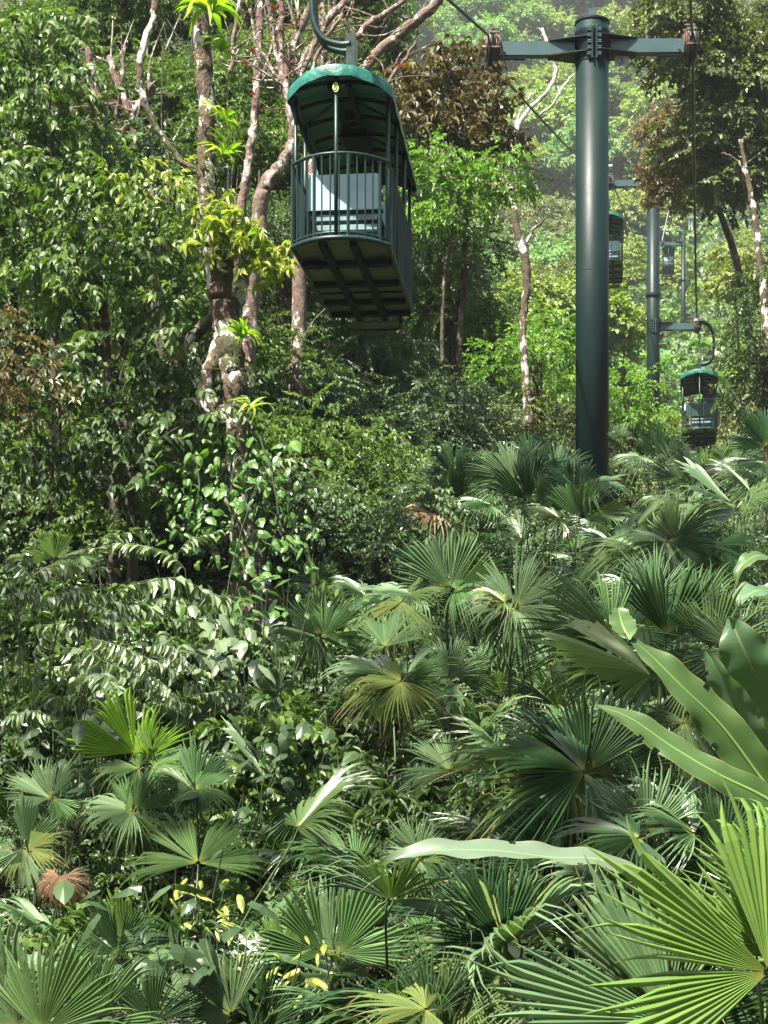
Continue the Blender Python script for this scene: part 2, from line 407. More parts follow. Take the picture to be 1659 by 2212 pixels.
def big_tree(label, cat, ells, Y, depth, tm, mat, tw, per, trunk=None, branches=(), tmat=None, r=(.45, .85), dens=1.5, seed=0, name='tree', droop=.25, group=None):
    base = ground_pt = None
    xs = sum(e[0]*e[2] for e in ells)/sum(e[2] for e in ells); top = P(xs, 1000, Y)
    loc = Vector((top.x, Y+depth*.3, float(ground(top.x, Y+depth*.3))))
    root = empty(name, loc, label, cat, group); inv = Matrix.Translation(-loc)
    cl = clusters_img(ells, Y, depth, dens, r[0], r[1], seed)
    me = crown_mesh('crown', cl, tm, per, tw, mat, seed, droop=droop); me.transform(inv)
    tag(obj('crown', me, root), kind='stuff')
    if trunk is None:      # a hidden-in-the-leaves trunk with limbs reaching the clusters
        zt = float(np.percentile(cl[:, 2], 70)); cxm = float(np.mean(cl[:, 0]))
        pts = smooth_path([(loc.x, loc.y, loc.z-.3), (loc.x*.6+cxm*.4+.2, loc.y, (loc.z*2+zt)/3), (cxm, loc.y, zt)], 6)
        V, T = tube(pts, np.linspace(.13, .04, len(pts)), 9, True, .08, seed)
        me = mk('trunk', V, T, tmat or M_BARKD, smooth=True); me.transform(inv); obj('trunk', me, root)
        mb = MB(); rg = np.random.default_rng(seed+5)
        for c in cl[rg.permutation(len(cl))[:9]]:
            a = pts[int(len(pts)*rg.uniform(.72, .98))-1]
            mid = (a+c[:3])/2+np.array((0, 0, .25))
            mb.add(*tube(smooth_path([a, mid, c[:3]], 4), np.linspace(.03, .01, 9), 5, False, .08, seed))
        me = mk('branches', np.concatenate(mb.V), np.concatenate(mb.T), tmat or M_BARKD, smooth=True); me.transform(inv)
        tag(obj('limbs', me, root), kind='stuff')
    else:
        V, T = trunk_img(trunk, Y, seed=seed); me = mk('trunk', V, T, tmat, smooth=True); me.transform(inv); obj('trunk', me, root)
    for i, b in enumerate(branches):
        V, T = trunk_img(b, Y, 5, 8, .07, seed+i+1); me = mk('branch', V, T, tmat, smooth=True); me.transform(inv); obj('branch', me, root)
    return root
# ------------------------------------------------------------------ cableway: towers, cables, cabins
def sheave(parent, M, s=1.0):
    """wheel whose axle runs along local x; part of a tower"""
    mb = MB(); n = 28
    prof = [(-.05, .33), (-.05, .27), (-.02, .25), (.02, .25), (.05, .27), (.05, .33), (.03, .35), (-.03, .35)]
    V = []; T = []
    for k in range(n):
        a = 2*math.pi*k/n
        for (x, r) in prof: V.append((x*s, r*s*math.cos(a), r*s*math.sin(a)))
    m = len(prof)
    for k in range(n):
        for j in range(m):
            a, b = k*m+j, k*m+(j+1) % m; c, d = ((k+1) % n)*m+j, ((k+1) % n)*m+(j+1) % m
            T += [(a, b, d), (a, d, c)]
    tyre = obj('sheave', mk('sheave', V, T, M_RUBBER, smooth=True), parent, None, M)
    hub = MB()
    for x in (-.075, .075): hub.tube([(x*s-.012*s, 0, 0), (x*s+.012*s, 0, 0)], .25*s, 20)
    hub.tube([(-.13*s, 0, 0), (.16*s, 0, 0)], .05*s, 10)
    for k in range(6):
        a = k*math.pi/3; hub.tube([(-.1*s, .17*s*math.cos(a), .17*s*math.sin(a)), (.1*s, .17*s*math.cos(a), .17*s*math.sin(a))], .022*s, 6)
    hub.build('hub', M_STEEL, tyre)
    return tyre
def tower(label, X, Y, arms, top, dia, rz, base=None, seam=(), plate=False, detail=True):
    """arms: (side, z, length)"""
    zb = float(ground(X, Y))-.4
    root = empty('cableway_tower', (X, Y, zb), label, 'tower', 'green steel towers of the cableway', rz)
    mb = MB(); mb.tube([(0, 0, 0), (0, 0, top-zb)], dia/2, 40 if detail else 20)
    pole = mb.build('pole', M_POLE, root, smooth=False)
    for p in pole.data.polygons: p.use_smooth = len(p.vertices) == 3 and abs(p.normal.z) < .5
    if detail and plate: MB().tube([(0, 0, zc(590, Y)-zb-.006), (0, 0, zc(590, Y)-zb+.006)], dia/2+.003, 40).build('weld_seam', M_POLE, root)
    for z in seam:
        MB().tube([(0, 0, z-zb-.05), (0, 0, z-zb+.05)], dia/2+.07, 32).build('flange', M_POLE, root)
    # cap plate and lug
    MB().tube([(0, 0, top-zb), (0, 0, top-zb+.035)], dia/2+.02, 32).build('cap', M_POLE, root)
    MB().prism([(-.13, 0), (.13, 0), (.07, .26), (-.07, .26)], 1, -.04, .04).build('lug', M_ARM, root, Matrix.Translation((0, 0, top-zb+.035)))
    for (side, z, ln) in arms:
        z0 = z-zb; h = .27; r = dia/2
        MB().box((side*(r+(ln-r-.18)/2+.03), 0, z0), (ln-r-.18, .2, h)).build('arm', M_ARM, root)
        for dz in (h/2+.012, -h/2-.012):
            MB().prism([(side*r*.3, -r*1.15), (side*(r+.55), -.12), (side*(r+.55), .12), (side*r*.3, r*1.15)][::side], 2, dz+z0-.011, dz+z0+.011).build('gusset', M_POLE, root)
        MB().box((side*(ln-.2), 0, z0), (.03, .24, h+.05)).build('end_plate', M_ARM, root)
        MB().box((side*(ln-.45), -.02, z0-h/2-.03), (.5, .1, .06)).build('bracket', M_FRAME, root)
        MB().tube([(side*(ln-.28), -.13, z0-.07), (side*(ln-.28), -.09, z0-.07)], .02, 6).build('bolt', M_STEEL, root)
        MB().tube([(side*(ln-.9), 0, z0+h/2), (side*(ln-.9), 0, z0+h/2+.1)], .03, 6).build('lifting_lug', M_ARM, root)
        sh = sheave(root, Matrix.Translation((side*ln, 0, z0+.05)) @ Matrix.Rotation(0 if side > 0 else math.pi, 4, 'Z'))
        if detail:   # guard plates that stand beside the wheel on the arm side
            for dx, rr in ((.0, .3), (.035, .27), (.07, .22)):
                MB().tube([(side*(ln-.11)-side*dx, 0, z0+.03), (side*(ln-.11)-side*(dx+.014), 0, z0+.03)], rr, 18).build('guard_disc', M_STEEL, root)
            for a in (-60, -20, 20, 60, 110):
                y, zz = .36*math.cos(math.radians(a+90)), .36*math.sin(math.radians(a+90))
                MB().box((side*(ln-.07), y, z0+.05+zz), (.2, .05, .03)).build('cable_keeper', M_STEEL, root)
    if detail:   # bolted vertical flange where the arm collar closes
        for z in sorted({a[1] for a in arms}):
            z0 = z-zb
            MB().tube([(0, 0, z0-.3), (0, 0, z0+.3)], dia/2+.012, 40).build('collar', M_POLE, root)
            for dx in (-.045, .045):
                MB().box((dx, -dia/2-.03, z0), (.022, .1, .62)).build('flange_plate', M_ARM, root)
            for k in range(5):
                for sx in (-1, 1):
                    MB().box((sx*.1, -dia/2-.03, z0-.24+.12*k), (.08, .06, .022)).build('rib', M_ARM, root)
    if plate:
        side, z, ln = arms[1]; z0 = z-zb
        p = MB().box((.78-.2, -.05, z0-.135-.13-.03), (.27, .012, .2)).build('number_plate', M_PLATE, root)
        MB().box((.78-.2, -.04, z0-.135-.02), (.05, .01, .06)).build('plate_strap', M_ARM, root)
        text_part('3', (.78-.2-.055, -.059, z0-.135-.13-.1), .2, p, M_INK)
    return root
def text_part(s, loc, size, parent, mat):
    cu = bpy.data.curves.new('numeral', 'FONT'); cu.body = s; cu.size = size; cu.extrude = .001; cu.offset = .002
    q = bpy.data.objects.new('numeral', cu); me = bpy.data.meshes.new_from_object(q); bpy.data.objects.remove(q)
    me.name = 'numeral'; me.materials.clear(); me.materials.append(mat)
    o = obj('numeral', me, parent)
    o.location = loc; o.rotation_euler = (math.pi/2, 0, 0); return o

def outline(w, l, bulge, n=10, shoulder=1.0):
    """closed plan outline (x, y), front at y = 0 bulging to -bulge, rear at y = l"""
    pts = []
    for i in range(n+1):
        t = -1+2*i/n; pts.append((t*w/2, -bulge*(1-abs(t)**2.2)))
    for i in range(1, 15): pts.append((w/2, (l-.12)*i/14))
    pts += [(w/2-.04, l-.03), (w/2-.13, l), (0, l+.05), (-w/2+.13, l), (-w/2+.04, l-.03)]
    for i in range(14, 0, -1): pts.append((-w/2, (l-.12)*i/14))
    return pts
def resample(pts, step):
    p = np.array(pts+[pts[0]]); d = np.r_[0, np.cumsum(np.linalg.norm(np.diff(p, axis=0), axis=1))]
    n = int(d[-1]/step); t = np.arange(n)*d[-1]/n
    return np.stack([np.interp(t, d, p[:, 0]), np.interp(t, d, p[:, 1])], 1)
CW, CL = 1.07, 3.12
def cabin(label, detail=True, flip=1, hb=.4, group='green open sided cabins hanging from the cable', number=None):
    """hanging cabin; local origin at the middle of the floor's front edge"""
    root = empty('cable_cabin', (0, 0, 0), label, 'cable car', group)
    ol = outline(CW, CL, .34, shoulder=.7)
    # floor: pale panels above a dark frame
    xs = [-CW/2+.04, -.17, .17, CW/2-.04]; ys = [-.04, .62, 1.5, 2.0, 2.45, CL]
    beams = MB(); 
    if detail:
        for x in xs[1:3]: MB().box((x, CL/2-.02, -.035), (.075, CL+.42, .07)).build('floor_beam', M_BEAM, root)
        for y in (.62, 1.5, 2.38, 3.0): MB().box((0, y, -.03), (CW-.04, .12, .055)).build('floor_beam', M_BEAM, root)
        for y in (1.98,): MB().box((0, y, -.012), (CW-.04, .025, .02)).build('floor_rib', M_BEAM, root)
        for sx in (-1, 1): MB().box((sx*.38, .5, -.075), (.2, .16, .035)).build('lift_bracket', M_BEAM, root)
        bd = [-.02, .62, 1.5, 2.38, CL-.02]
        for i in range(3):
            for j in range(4):
                a, b = (xs[i]+.02, xs[i+1]-.02); c, d = bd[j]+.03, bd[j+1]-.03
                MB().box(((a+b)/2, (c+d)/2, .012), (b-a+.06, d-c+.05, .016)).build('floor_panel', M_FLOOR, root)
        # rounded end panels
        for sy in (0,):
            n = 12; hw = CW/2-.04 if sy == 0 else CW/2*.6
            poly = [(hw*(-1+2*i/n), (-.31*(1-abs(-1+2*i/n)**2.2)) if sy == 0 else (CL+.26*(1-abs(-1+2*i/n)**2.2))) for i in range(n+1)]
            MB().prism(poly, 2, .004, .02).build('floor_panel', M_FLOOR, root)
    else:
        MB().prism([(p[0]*.97, p[1]) for p in ol], 2, 0, .02).build('floor', M_FLOOR, root)
        for y in ys[1:5]: beams.box((0, y, -.03), (CW-.04, .1, .055))
        for x in xs[1:3]: beams.box((x, CL/2, -.035), (.075, CL+.3, .07))
        beams.build('floor_frame', M_BEAM, root)
    rim = MB()
    loop = [(p[0], p[1], 0.0) for p in ol]; loop.append(loop[0]); rim.tube(loop, .03, 6, False)
    rim.build('floor_rim', M_FRAME, root, smooth=True)
    rl = MB(); loop = [(p[0]*1.005, p[1], .92) for p in ol]; loop.append(loop[0]); rl.tube(loop, .019, 6, False)
    rl.build('handrail', M_FRAME, root, smooth=True)
    kr = MB(); loop = [(p[0]*.985, p[1]*.985, .06) for p in ol]; loop.append(loop[0]); kr.tube(loop, .014, 5, False)
    kr.build('toe_rail', M_FRAME, root, smooth=True)
    # lower step at the rear
    st = MB().box((0, CL+.2, -.1), (.74, .36, .02)).build('rear_step', M_FLOOR, root)
    sr = MB(); q = [(-.38, CL+.02, -.11), (-.38, CL+.28, -.11), (-.25, CL+.4, -.11), (.25, CL+.4, -.11), (.38, CL+.28, -.11), (.38, CL+.02, -.11)]
    sr.tube(q, .03, 6); sr.tube([(-.38, CL+.02, -.11), (-.38, CL-.05, -.02)], .03, 6); sr.tube([(.38, CL+.02, -.11), (.38, CL-.05, -.02)], .03, 6)
    sr.build('step_frame', M_FRAME, st)
    pts = resample(ol, .098)
    if detail:
        V, T = tube([(0, 0, 0), (0, 0, .92)], .0095, 6); thin = mk('bar', V, T, M_FRAME)
        V, T = tube([(0, 0, 0), (0, 0, .92)], .02, 6); thick = mk('bar', V, T, M_FRAME)
        for k, p in enumerate(pts): obj('bar', thick if k % 4 == 0 else thin, root, None, Matrix.Translation((p[0], p[1], 0)))
    else:
        b = MB()
        for p in pts: b.tube([(p[0], p[1], 0), (p[0], p[1], .92)], .013, 4, False)
        tag(b.build('railing', M_FRAME, root), kind='stuff')
    # roof posts
    RH = 1.72
    posts = [(0, -.34, RH+.07), (-CW/2+.015, .12, RH), (CW/2-.015, .12, RH), (-CW/2, .9, RH), (CW/2, .9, RH), (-CW/2, 1.9, RH), (CW/2, 1.9, RH),
             (-CW/2+.03, CL-.1, RH), (CW/2-.03, CL-.1, RH), (-.3, CL+.02, RH), (.3, CL+.02, RH)]
    for x, y, h in posts: MB().tube([(x, y, 0), (x, y, h)], .022, 8).build('roof_post', M_FRAME, root, smooth=True)
    # canopy: arched sheet with a valance
    ny, nx = 22, 14; V = []
    y0, y1 = -.42, CL+.12
    for j in range(ny+1):
        v = j/ny; y = y0+(y1-y0)*v
        e = 1.0
        if v < .12: e = .45+.55*math.sqrt(max(0, 1-(1-v/.12)**2))
        if v > .9: e = .55+.45*math.sqrt(max(0, 1-((v-.9)/.1)**2))
        for i in range(nx+1):
            u = -1+2*i/nx; x = u*(CW/2+.045)*(1.0)
            yy = y
            if v < .12: yy = y0+.36*abs(u)**2.2*(1-v/.12)+(y-y0)
            V.append((x, yy, RH+.02+.115*(1-abs(u)**2.3)+.008*math.sin(v*44)))
    T = []
    for j in range(ny):
        for i in range(nx):
            a = j*(nx+1)+i; T += [(a, a+1, a+nx+2), (a, a+nx+2, a+nx+1)]
    can = obj('canopy', mk('canopy', V, T, M_CANOPY, smooth=True), root)
    ring = [j for j in range(nx+1)]+[j*(nx+1)+nx for j in range(1, ny+1)]+[ny*(nx+1)+nx-i for i in range(1, nx+1)]+[(ny-j)*(nx+1) for j in range(1, ny)]
    R = [V[k] for k in ring]; m = len(R); VV = []; TT = []
    for k, q in enumerate(R):
        dx, dy = (0, -1) if k <= nx else ((1, 0) if k <= nx+ny else ((0, 1) if k <= 2*nx+ny else (-1, 0)))
        w = .5+.5*math.sin(k*1.9)
        VV += [q, (q[0]+dx*.012, q[1]+dy*.015, q[2]-.05), (q[0]+dx*(.004+.012*w), q[1]+dy*(.004+.012*w), q[2]-.115-.02*w)]
    for k in range(m):
        a = k*3; b = ((k+1) % m)*3
        for s in (0, 1): TT += [(a+s, a+s+1, b+s+1), (a+s, b+s+1, b+s)]
    obj('valance', mk('valance', VV, TT, M_VALANCE, smooth=True), can)
    def arch(x): return RH-.012+.115*(1-abs(x/(CW/2+.045))**2.3)
    for y in (-.05, .45, 1.0, 1.55, 2.1, 2.65):
        MB().tube([(x, y, arch(x)-.02) for x in np.linspace(-CW/2, CW/2, 11)], .024, 6).build('roof_rib', M_BEAM, root)
    for x in (-.1, .1): MB().box((x, CL/2, arch(x)-.07), (.06, CL+.2, .05)).build('roof_beam', M_BEAM, root)
    for sx in (-1, 1):
        MB().tube([(sx*CW/2, y, arch(CW/2)-.03) for y in (0.05, CL/2, CL)], .026, 6).build('eave_rail', M_FRAME, root)
        if detail:
            for y in (.45, 1.55): MB().tube([(sx*.12, y, arch(.1)-.05), (sx*CW/2*.97, y+.5, arch(CW/2)-.01)], .014, 5).build('roof_brace', M_BEAM, root)
    MB().box((0, CL/2-.05, arch(0)-.12), (.3, .55, .1)).build('hanger_mount', M_BEAM, root)
    # benches: back panel, slatted base, facing away
    for by in ((.3, 1.4, 2.4) if detail else (.28, 1.6)):
        bp = MB(); n = 8; hw = CW/2-.11
        poly = [(-hw, .5), (hw, .5), (hw, .86), (hw-.05, .9), (-hw+.05, .9), (-hw, .86)]
        bp.prism(poly, 1, by, by+.035); o = bp.build('seat_back', M_SEAT, root)
        for z in (.45, .34, .14):
            MB().box((.03, by+.05, z-.03), (2*hw-.16, .03, .06)).build('slat', M_SLAT, root)
        MB().box((0, by+.24, .4), (2*hw, .38, .035)).build('seat', M_FRAME, root)
        lg = MB()
        for sx in (-1, 1): lg.box((sx*(hw-.02), by+.05, .24), (.04, .05, .46)); lg.box((sx*(hw-.02), by+.38, .2), (.04, .05, .38))
        lg.box((0, by+.08, .49), (2*hw+.03, .05, .035)); lg.box((0, by+.08, .24), (2*hw, .03, .05)); lg.build('bench_frame', M_FRAME, root)
    # hanger: two bent pipes, brackets, grip
    zr = RH+.14; ym = 1.05 if detail else 1.4
    for dy in (-.1, .1):
        path = [(0, ym+dy, zr+hb), (-flip*.14, ym+dy, zr+hb), (-flip*.33, ym+dy, zr+hb+.08), (-flip*.44, ym+dy, zr+hb+.3), (-flip*.46, ym+dy, zr+hb+.7),
                (-flip*.42, ym+dy, zr+hb+1.05), (-flip*.25, ym+dy, zr+hb+1.3), (0, ym+dy, zr+hb+1.38)]
        MB().tube(smooth_path(path, 5), .04, 10).build('hanger_pipe', M_FRAME, root, smooth=True)
        MB().box((0, ym+dy, zr+hb/2), (.11, .05, hb+.24)).build('hanger_bracket', M_FRAME, root)
    g = MB().box((0, ym, zr+hb+1.42), (.3, .4, .07)).build('grip', M_GRIP, root)
    if number:
        t = MB().prism([(.034*math.cos(a*math.pi/8), RH-.1+.052*math.sin(a*math.pi/8)) for a in range(16)], 1, -.378, -.37).build('number_tag', M_TAG, root)
        text_part(number, (-.027, -.3805, RH-.135), .1, t, M_INK)
    return root
def put_cabin(o, xd, y_floor, Y, yaw=6.0):
    """front edge of the floor at (xd, y_floor) at distance Y"""
    p = P(xd, y_floor, Y); o.location = p; o.rotation_euler = (0, 0, -math.radians(yaw)); return p

T1 = (P(1279, 0, 30.6).x, 30.6); T2 = (P(1411, 0, 67).x, 67.0); T3 = (P(1476, 0, 138).x, 138.0); T4 = (P(1494, 0, 200).x, 200.0)
def zc(y, Y): return CAMZ+(HY-y)/F*Y
tower('tall dark green steel tower nearest, its two arms level and plate reading 3', T1[0], T1[1], [(-1, zc(107, 30.6), 2.03), (1, zc(103, 30.6), 1.99)], zc(52, 30.6), .655, math.radians(-1.0), plate=True)
tower('green tower behind the tall one, left arm high and right arm low', T2[0], T2[1], [(-1, zc(397, 67), 1.95), (1, zc(706, 67), 1.95)], zc(378, 67), .56, 0, seam=(zc(638, 67),))
tower('thin grey green tower standing farther up the valley, beyond the second one', T3[0], T3[1], [(-1, zc(527, 138), 1.9), (1, zc(684, 138), 1.3)], zc(507, 138), .42, 0, seam=(zc(606, 138),), detail=False)
# farthest tower: three slim pipes
def far_tower():
    zb = zc(530, 200)-3; root = empty('cableway_tower', (T4[0], 200, zb), 'farthest tower, three slim pipes side by side high on the hillside', 'tower', 'green steel towers of the cableway')
    for dx, t in ((-.3, 468), (.05, 462), (.4, 466)): MB().tube([(dx, 0, 0), (dx, 0, zc(t, 200)-zb)], .12, 12).build('pipe', M_ARM, root, smooth=True)
    for y in (475, 500, 522): MB().box((.05, -.1, zc(y, 200)-zb), (.9, .08, .12)).build('cross_brace', M_POLE, root)
far_tower()

G1 = cabin('large empty green cabin hanging nearest, bench with pale blue back, tag 5 on its post', True, 1, .78, number='5')
put_cabin(G1, 735, 532, 17.05)
G2 = copy_tree(G1); tag(G2, 'small empty green cabin half hidden behind the nearest tall tower'); put_cabin(G2, 1314, 566, 60, 9)
for ch in list(G2.children):
    if ch.name.startswith('number_tag'):
        for q in list(ch.children): bpy.data.objects.remove(q)
        bpy.data.objects.remove(ch)
G4 = cabin('green cabin with people aboard hanging just above the palms', True, -1, .42)   # its hanger bends to the other side
put_cabin(G4, 1511, 929, 48.6, 11)
G3 = cabin('tiny green cabin passing in front of the thin grey tower', False); put_cabin(G3, 1444, 574, 142, 10)
G5 = copy_tree(G3); tag(G5, 'tiny green cabin seen behind the bent hanger of the cabin with people'); put_cabin(G5, 1519, 764, 155, 12)
G6 = copy_tree(G3); tag(G6, 'farthest cabin, a speck at the top of the pale cable'); put_cabin(G6, 1519, 621, 200, 12)

def cable(name, pts, r, mat, label, n=10):
    V, T = tube(smooth_path(pts, n), r, 6)
    return tag(obj(name, mk(name, V, T, mat, smooth=True)), label, 'cable')
# left line
sl1 = P(1057, 78, 30.6); sl2 = P(1318, 386, 67); sl3 = P(1430, 520, 138)
gl = P(762, -185, 18.1)
cable('haul_cable', [gl+(gl-sl1)*1.2, gl, sl1], .028, M_CABLE, 'dark steel cable climbing past the branches to the tall tower\'s left wheel')
mid = (sl1+sl2)/2+Vector((0, 0, -.35))
cable('haul_cable', [sl1+Vector((.05, .05, -.55)), mid+Vector((0, 0, -.2)), sl2], .03, M_CABLE, 'dark cable slanting down behind the tall tower from its left wheel')
m2 = (sl2+sl3)/2+Vector((0, 0, -2.2))
cable('haul_cable', [sl2, m2, sl3], .03, M_CABLE, 'thin cable dipping beyond the second tower\'s upper left wheel')
sr1 = P(1496, 78, 30.6); sr2 = P(1508, 690, 67); sr3 = P(1497, 676, 138)
cable('haul_cable', [P(1486, -420, 21), P(1492, 0, 27.5), sr1], .028, M_CABLE, 'dark cable rising straight up from the tall tower\'s right wheel')
cable('haul_cable', [sr1, P(1500, 400, 38), P(1505, 672, 48.9), sr2], .03, M_CABLE, 'dark cable dropping from the tall tower\'s right wheel to the cabin with people')
cable('haul_cable', [sr2, (sr2+sr3)/2+Vector((0.3, 0, -2.0)), sr3], .03, M_CABLE, 'thin cable between the low right arms of the two farther towers')
cable('haul_cable', [P(1519, 588, 200), P(1518, 700, 150), P(1516, 812, 110)], .08, M_CABLEL, 'pale shining steel cable hanging upright behind the cabin with people')
cable('haul_cable', [sl3, P(1447, 440, 175), P(1460, 360, 215)], .035, M_CABLEL, 'pale cable running up the hillside from the thin tower\'s left wheel')

# people in the second-nearest cabin
M_SKIN = plain('skin_tan', (.36,.17,.1), .55); M_NAVY = plain('cloth_navy', (.012,.016,.035), .8); M_WHITE = plain('cloth_white', (.7,.7,.68), .8)
M_HAIR = plain('hair_dark', (.03,.018,.012), .6); M_KHAKI = plain('cloth_khaki', (.2,.16,.1), .8); M_CAP = plain('cap_pale', (.5,.42,.3), .8)
def skin_mesh(name, J, E, R, mat, parent, root=0, sub=2):
    me = bpy.data.meshes.new(name); me.from_pydata(J, E, []); me.update()
    o = obj(name, me, parent, mat)
    md = o.modifiers.new('skin', 'SKIN'); sk = me.skin_vertices[0].data
    for i, r in enumerate(R): sk[i].radius = (r, r)
    sk[root].use_root = True
    s = o.modifiers.new('sub', 'SUBSURF'); s.levels = sub; s.render_levels = sub
    return o
def person(label, loc, rz, arm_up, shirt, hair, trousers=None):
    r = empty('person', loc, label, 'person', None, rz)
    J = [(0,0,.12),(0,0,.32),(0,0,.5),(0,.01,.6),(0,.03,.72),(0,.04,.83),         # pelvis, waist, chest, neck, head, crown 0-5
         (.1,0,.08),(.12,.42,.1),(.12,.42,-.32),(.12,.55,-.36),(-.1,0,.08),(-.12,.42,.1),(-.12,.42,-.32),(-.12,.55,-.36),
         (.19,0,.53),(-.19,0,.53)]
    if arm_up: J += [(.46,.06,.5),(.24,.2,.74),(.2,.24,.79),(-.3,.14,.3),(-.12,.3,.28),(-.07,.33,.28)]
    else: J += [(.25,.06,.28),(.2,.28,.22),(.18,.34,.21),(-.25,.06,.28),(-.2,.28,.22),(-.18,.34,.21)]
    E = [(0,1),(1,2),(2,3),(3,4),(4,5),(0,6),(6,7),(7,8),(8,9),(0,10),(10,11),(11,12),(12,13),(2,14),(2,15),(14,16),(16,17),(17,18),(15,19),(19,20),(20,21)]
    R = [.15,.135,.15,.06,.1,.085,.09,.07,.055,.045,.09,.07,.055,.045,.075,.075,.05,.038,.04,.05,.038,.04]
    skin_mesh('body', J, E, R, M_SKIN, r)
    k = [0,1,2,14,15,16,19]; ix = {a: i for i, a in enumerate(k)}
    half = lambda a, b, t=.55: tuple(J[a][i]+(J[b][i]-J[a][i])*t for i in range(3))
    JJ = [J[0], J[1], J[2], J[14], J[15], J[16] if arm_up else half(14, 16, .9), half(15, 19, .9), (0, .005, .57)]
    skin_mesh('shirt', JJ, [(0,1),(1,2),(2,3),(2,4),(3,5),(4,6),(2,7)], [.165,.155,.17,.09,.09,.062,.062,.075], shirt, r)
    skin_mesh('trousers', [J[0],J[6],J[7],J[8],J[10],J[11],J[12]], [(0,1),(1,2),(2,3),(0,4),(4,5),(5,6)], [.155,.1,.083,.065,.1,.083,.065], trousers or M_KHAKI, r)
    skin_mesh('hair' if hair is M_HAIR else 'cap', [(0,0,.74),(0,.01,.8),(0,.0,.86)], [(0,1),(1,2)], [.1,.107,.06], hair, r)
    mb = MB()                                                                    # face: nose, ears, eyes
    mb.tube([(0,.11,.75),(0,.145,.735)], [.012,.02], 5); mb.tube([(.1,.02,.75),(.115,.02,.75)], .03, 6); mb.tube([(-.1,.02,.75),(-.115,.02,.75)], .03, 6)
    mb.build('face', M_SKIN, r); e = MB()
    for sx in (-1, 1): e.tube([(sx*.035,.115,.765),(sx*.035,.128,.765)], .011, 6)
    e.tube([(-.03,.118,.69),(.03,.118,.69)], .007, 4); e.build('eyes', M_HAIR, r)
    return r
M_SEATD = plain('seat_dark_green', (.012,.04,.034), .5)
for ch in G4.children:
    if ch.name.startswith('seat_back'): ch.data.materials.clear(); ch.data.materials.append(M_SEATD)
c4 = G4.location
person('person in a navy shirt raising one arm to the face, in the hanging cabin', (c4.x+.44, c4.y+.42, c4.z+.64), math.radians(-25), True, M_NAVY, M_HAIR)
person('person in a white shirt and pale cap seated low in the hanging cabin', (c4.x-.14, c4.y+.55, c4.z+.32), math.radians(20), False, M_WHITE, M_CAP)
# ------------------------------------------------------------------ far hillside trees (shared crowns)
rgf = np.random.default_rng(11)
def proto_crown(kind, seed, tm, per, tw, R=4.0, n=26, layered=False):
    rg = np.random.default_rng(seed); cl = []
    for i in range(n):
        d = rg.normal(0, 1, 3); d /= np.linalg.norm(d); d[2] = abs(d[2])*1.1-.25
        rr = rg.uniform(.45, .95)
        z = d[2]*R*.8*rr
        if layered: z = round(z/1.1)*1.1
        cl.append((d[0]*R*rr, d[1]*R*rr, z, rg.uniform(.2, .42)*R))
    return crown_mesh('crown', np.array(cl), tm, per, tw, LM[kind], seed, squash=.45 if layered else .7)
FAR = {}
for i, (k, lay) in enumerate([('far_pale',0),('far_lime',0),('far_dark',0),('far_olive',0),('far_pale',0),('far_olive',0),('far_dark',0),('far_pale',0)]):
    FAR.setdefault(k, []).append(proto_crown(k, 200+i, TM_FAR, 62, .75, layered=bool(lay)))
NEARC = {k: [proto_crown(k, 300+i*7+j, TM_MED, 170, .6) for j in range(2)] for i, k in enumerate(['dark', 'blue'])}
NEARC['glossy'] = [proto_crown('glossy', 350, TM_MED, 150, .62), proto_crown('glossy', 351, TM_MED, 150, .62)]
def trunk_proto(mat, h, r, seed, limbs=7):
    rg = np.random.default_rng(seed)
    mb = MB(); pts = smooth_path([(0, 0, -h), (rg.normal(0, .3), rg.normal(0, .3), -h*.5), (0, 0, 0), (.3, .1, 2)], 4)
    mb.add(*tube(pts, np.linspace(r, r*.25, len(pts)), 8, True, .06, seed))
    for i in range(limbs):
        a = rg.uniform(0, 6.28); t = rg.uniform(-2.5, 1)
        e = np.array((math.cos(a)*3, math.sin(a)*3, t+rg.uniform(1, 2.5)))
        mb.add(*tube(smooth_path([(0, 0, t), e*.5+np.array((0, 0, t*.5-.1)), e], 3), np.linspace(r*.35, .02, 7), 5, False))
    return mk('trunk', np.concatenate(mb.V), np.concatenate(mb.T), mat, smooth=True)
TR = [trunk_proto(M_BARKW, 9, .22, 1), trunk_proto(M_BARKD, 9, .28, 2), trunk_proto(M_BARK2, 9, .2, 3)]
PROT = [(1300,375,1520,950,67), (1270,430,1350,622,60), (1455,655,1575,950,48), (1420,480,1505,820,138), (1495,700,1540,785,155),
        (1500,575,1540,815,200), (1475,450,1510,535,200), (1425,500,1465,610,145), (1090,100,1245,320,60), (1400,800,1470,830,100)]
def blocked(p, R, Y, h=0):
    x = CX+p[0]/p[1]*F; y = HY-(p[2]-CAMZ)/p[1]*F; r = R/Y*F*1.0
    for (a, b, c, d, m) in PROT:
        if Y < m+4 and x+r > a and x-r < c and y+r*.8 > b and (y-r < d): return True
    return False
KL = {'far_pale': ('pale green tree', 'hillside trees with pale green crowns'), 'far_lime': ('bright yellow green tree', 'hillside trees with yellow green crowns'),
      'far_dark': ('dark green tree', 'hillside trees with dark crowns'), 'far_olive': ('dull olive green tree', 'hillside trees with olive crowns')}
BANDS = [(75, 'on the lower slope just past the towers'), (120, 'on the middle slope behind the second tower'), (185, 'on the hazy slope around the farther towers'), (999, 'high on the hazy far hillside')]
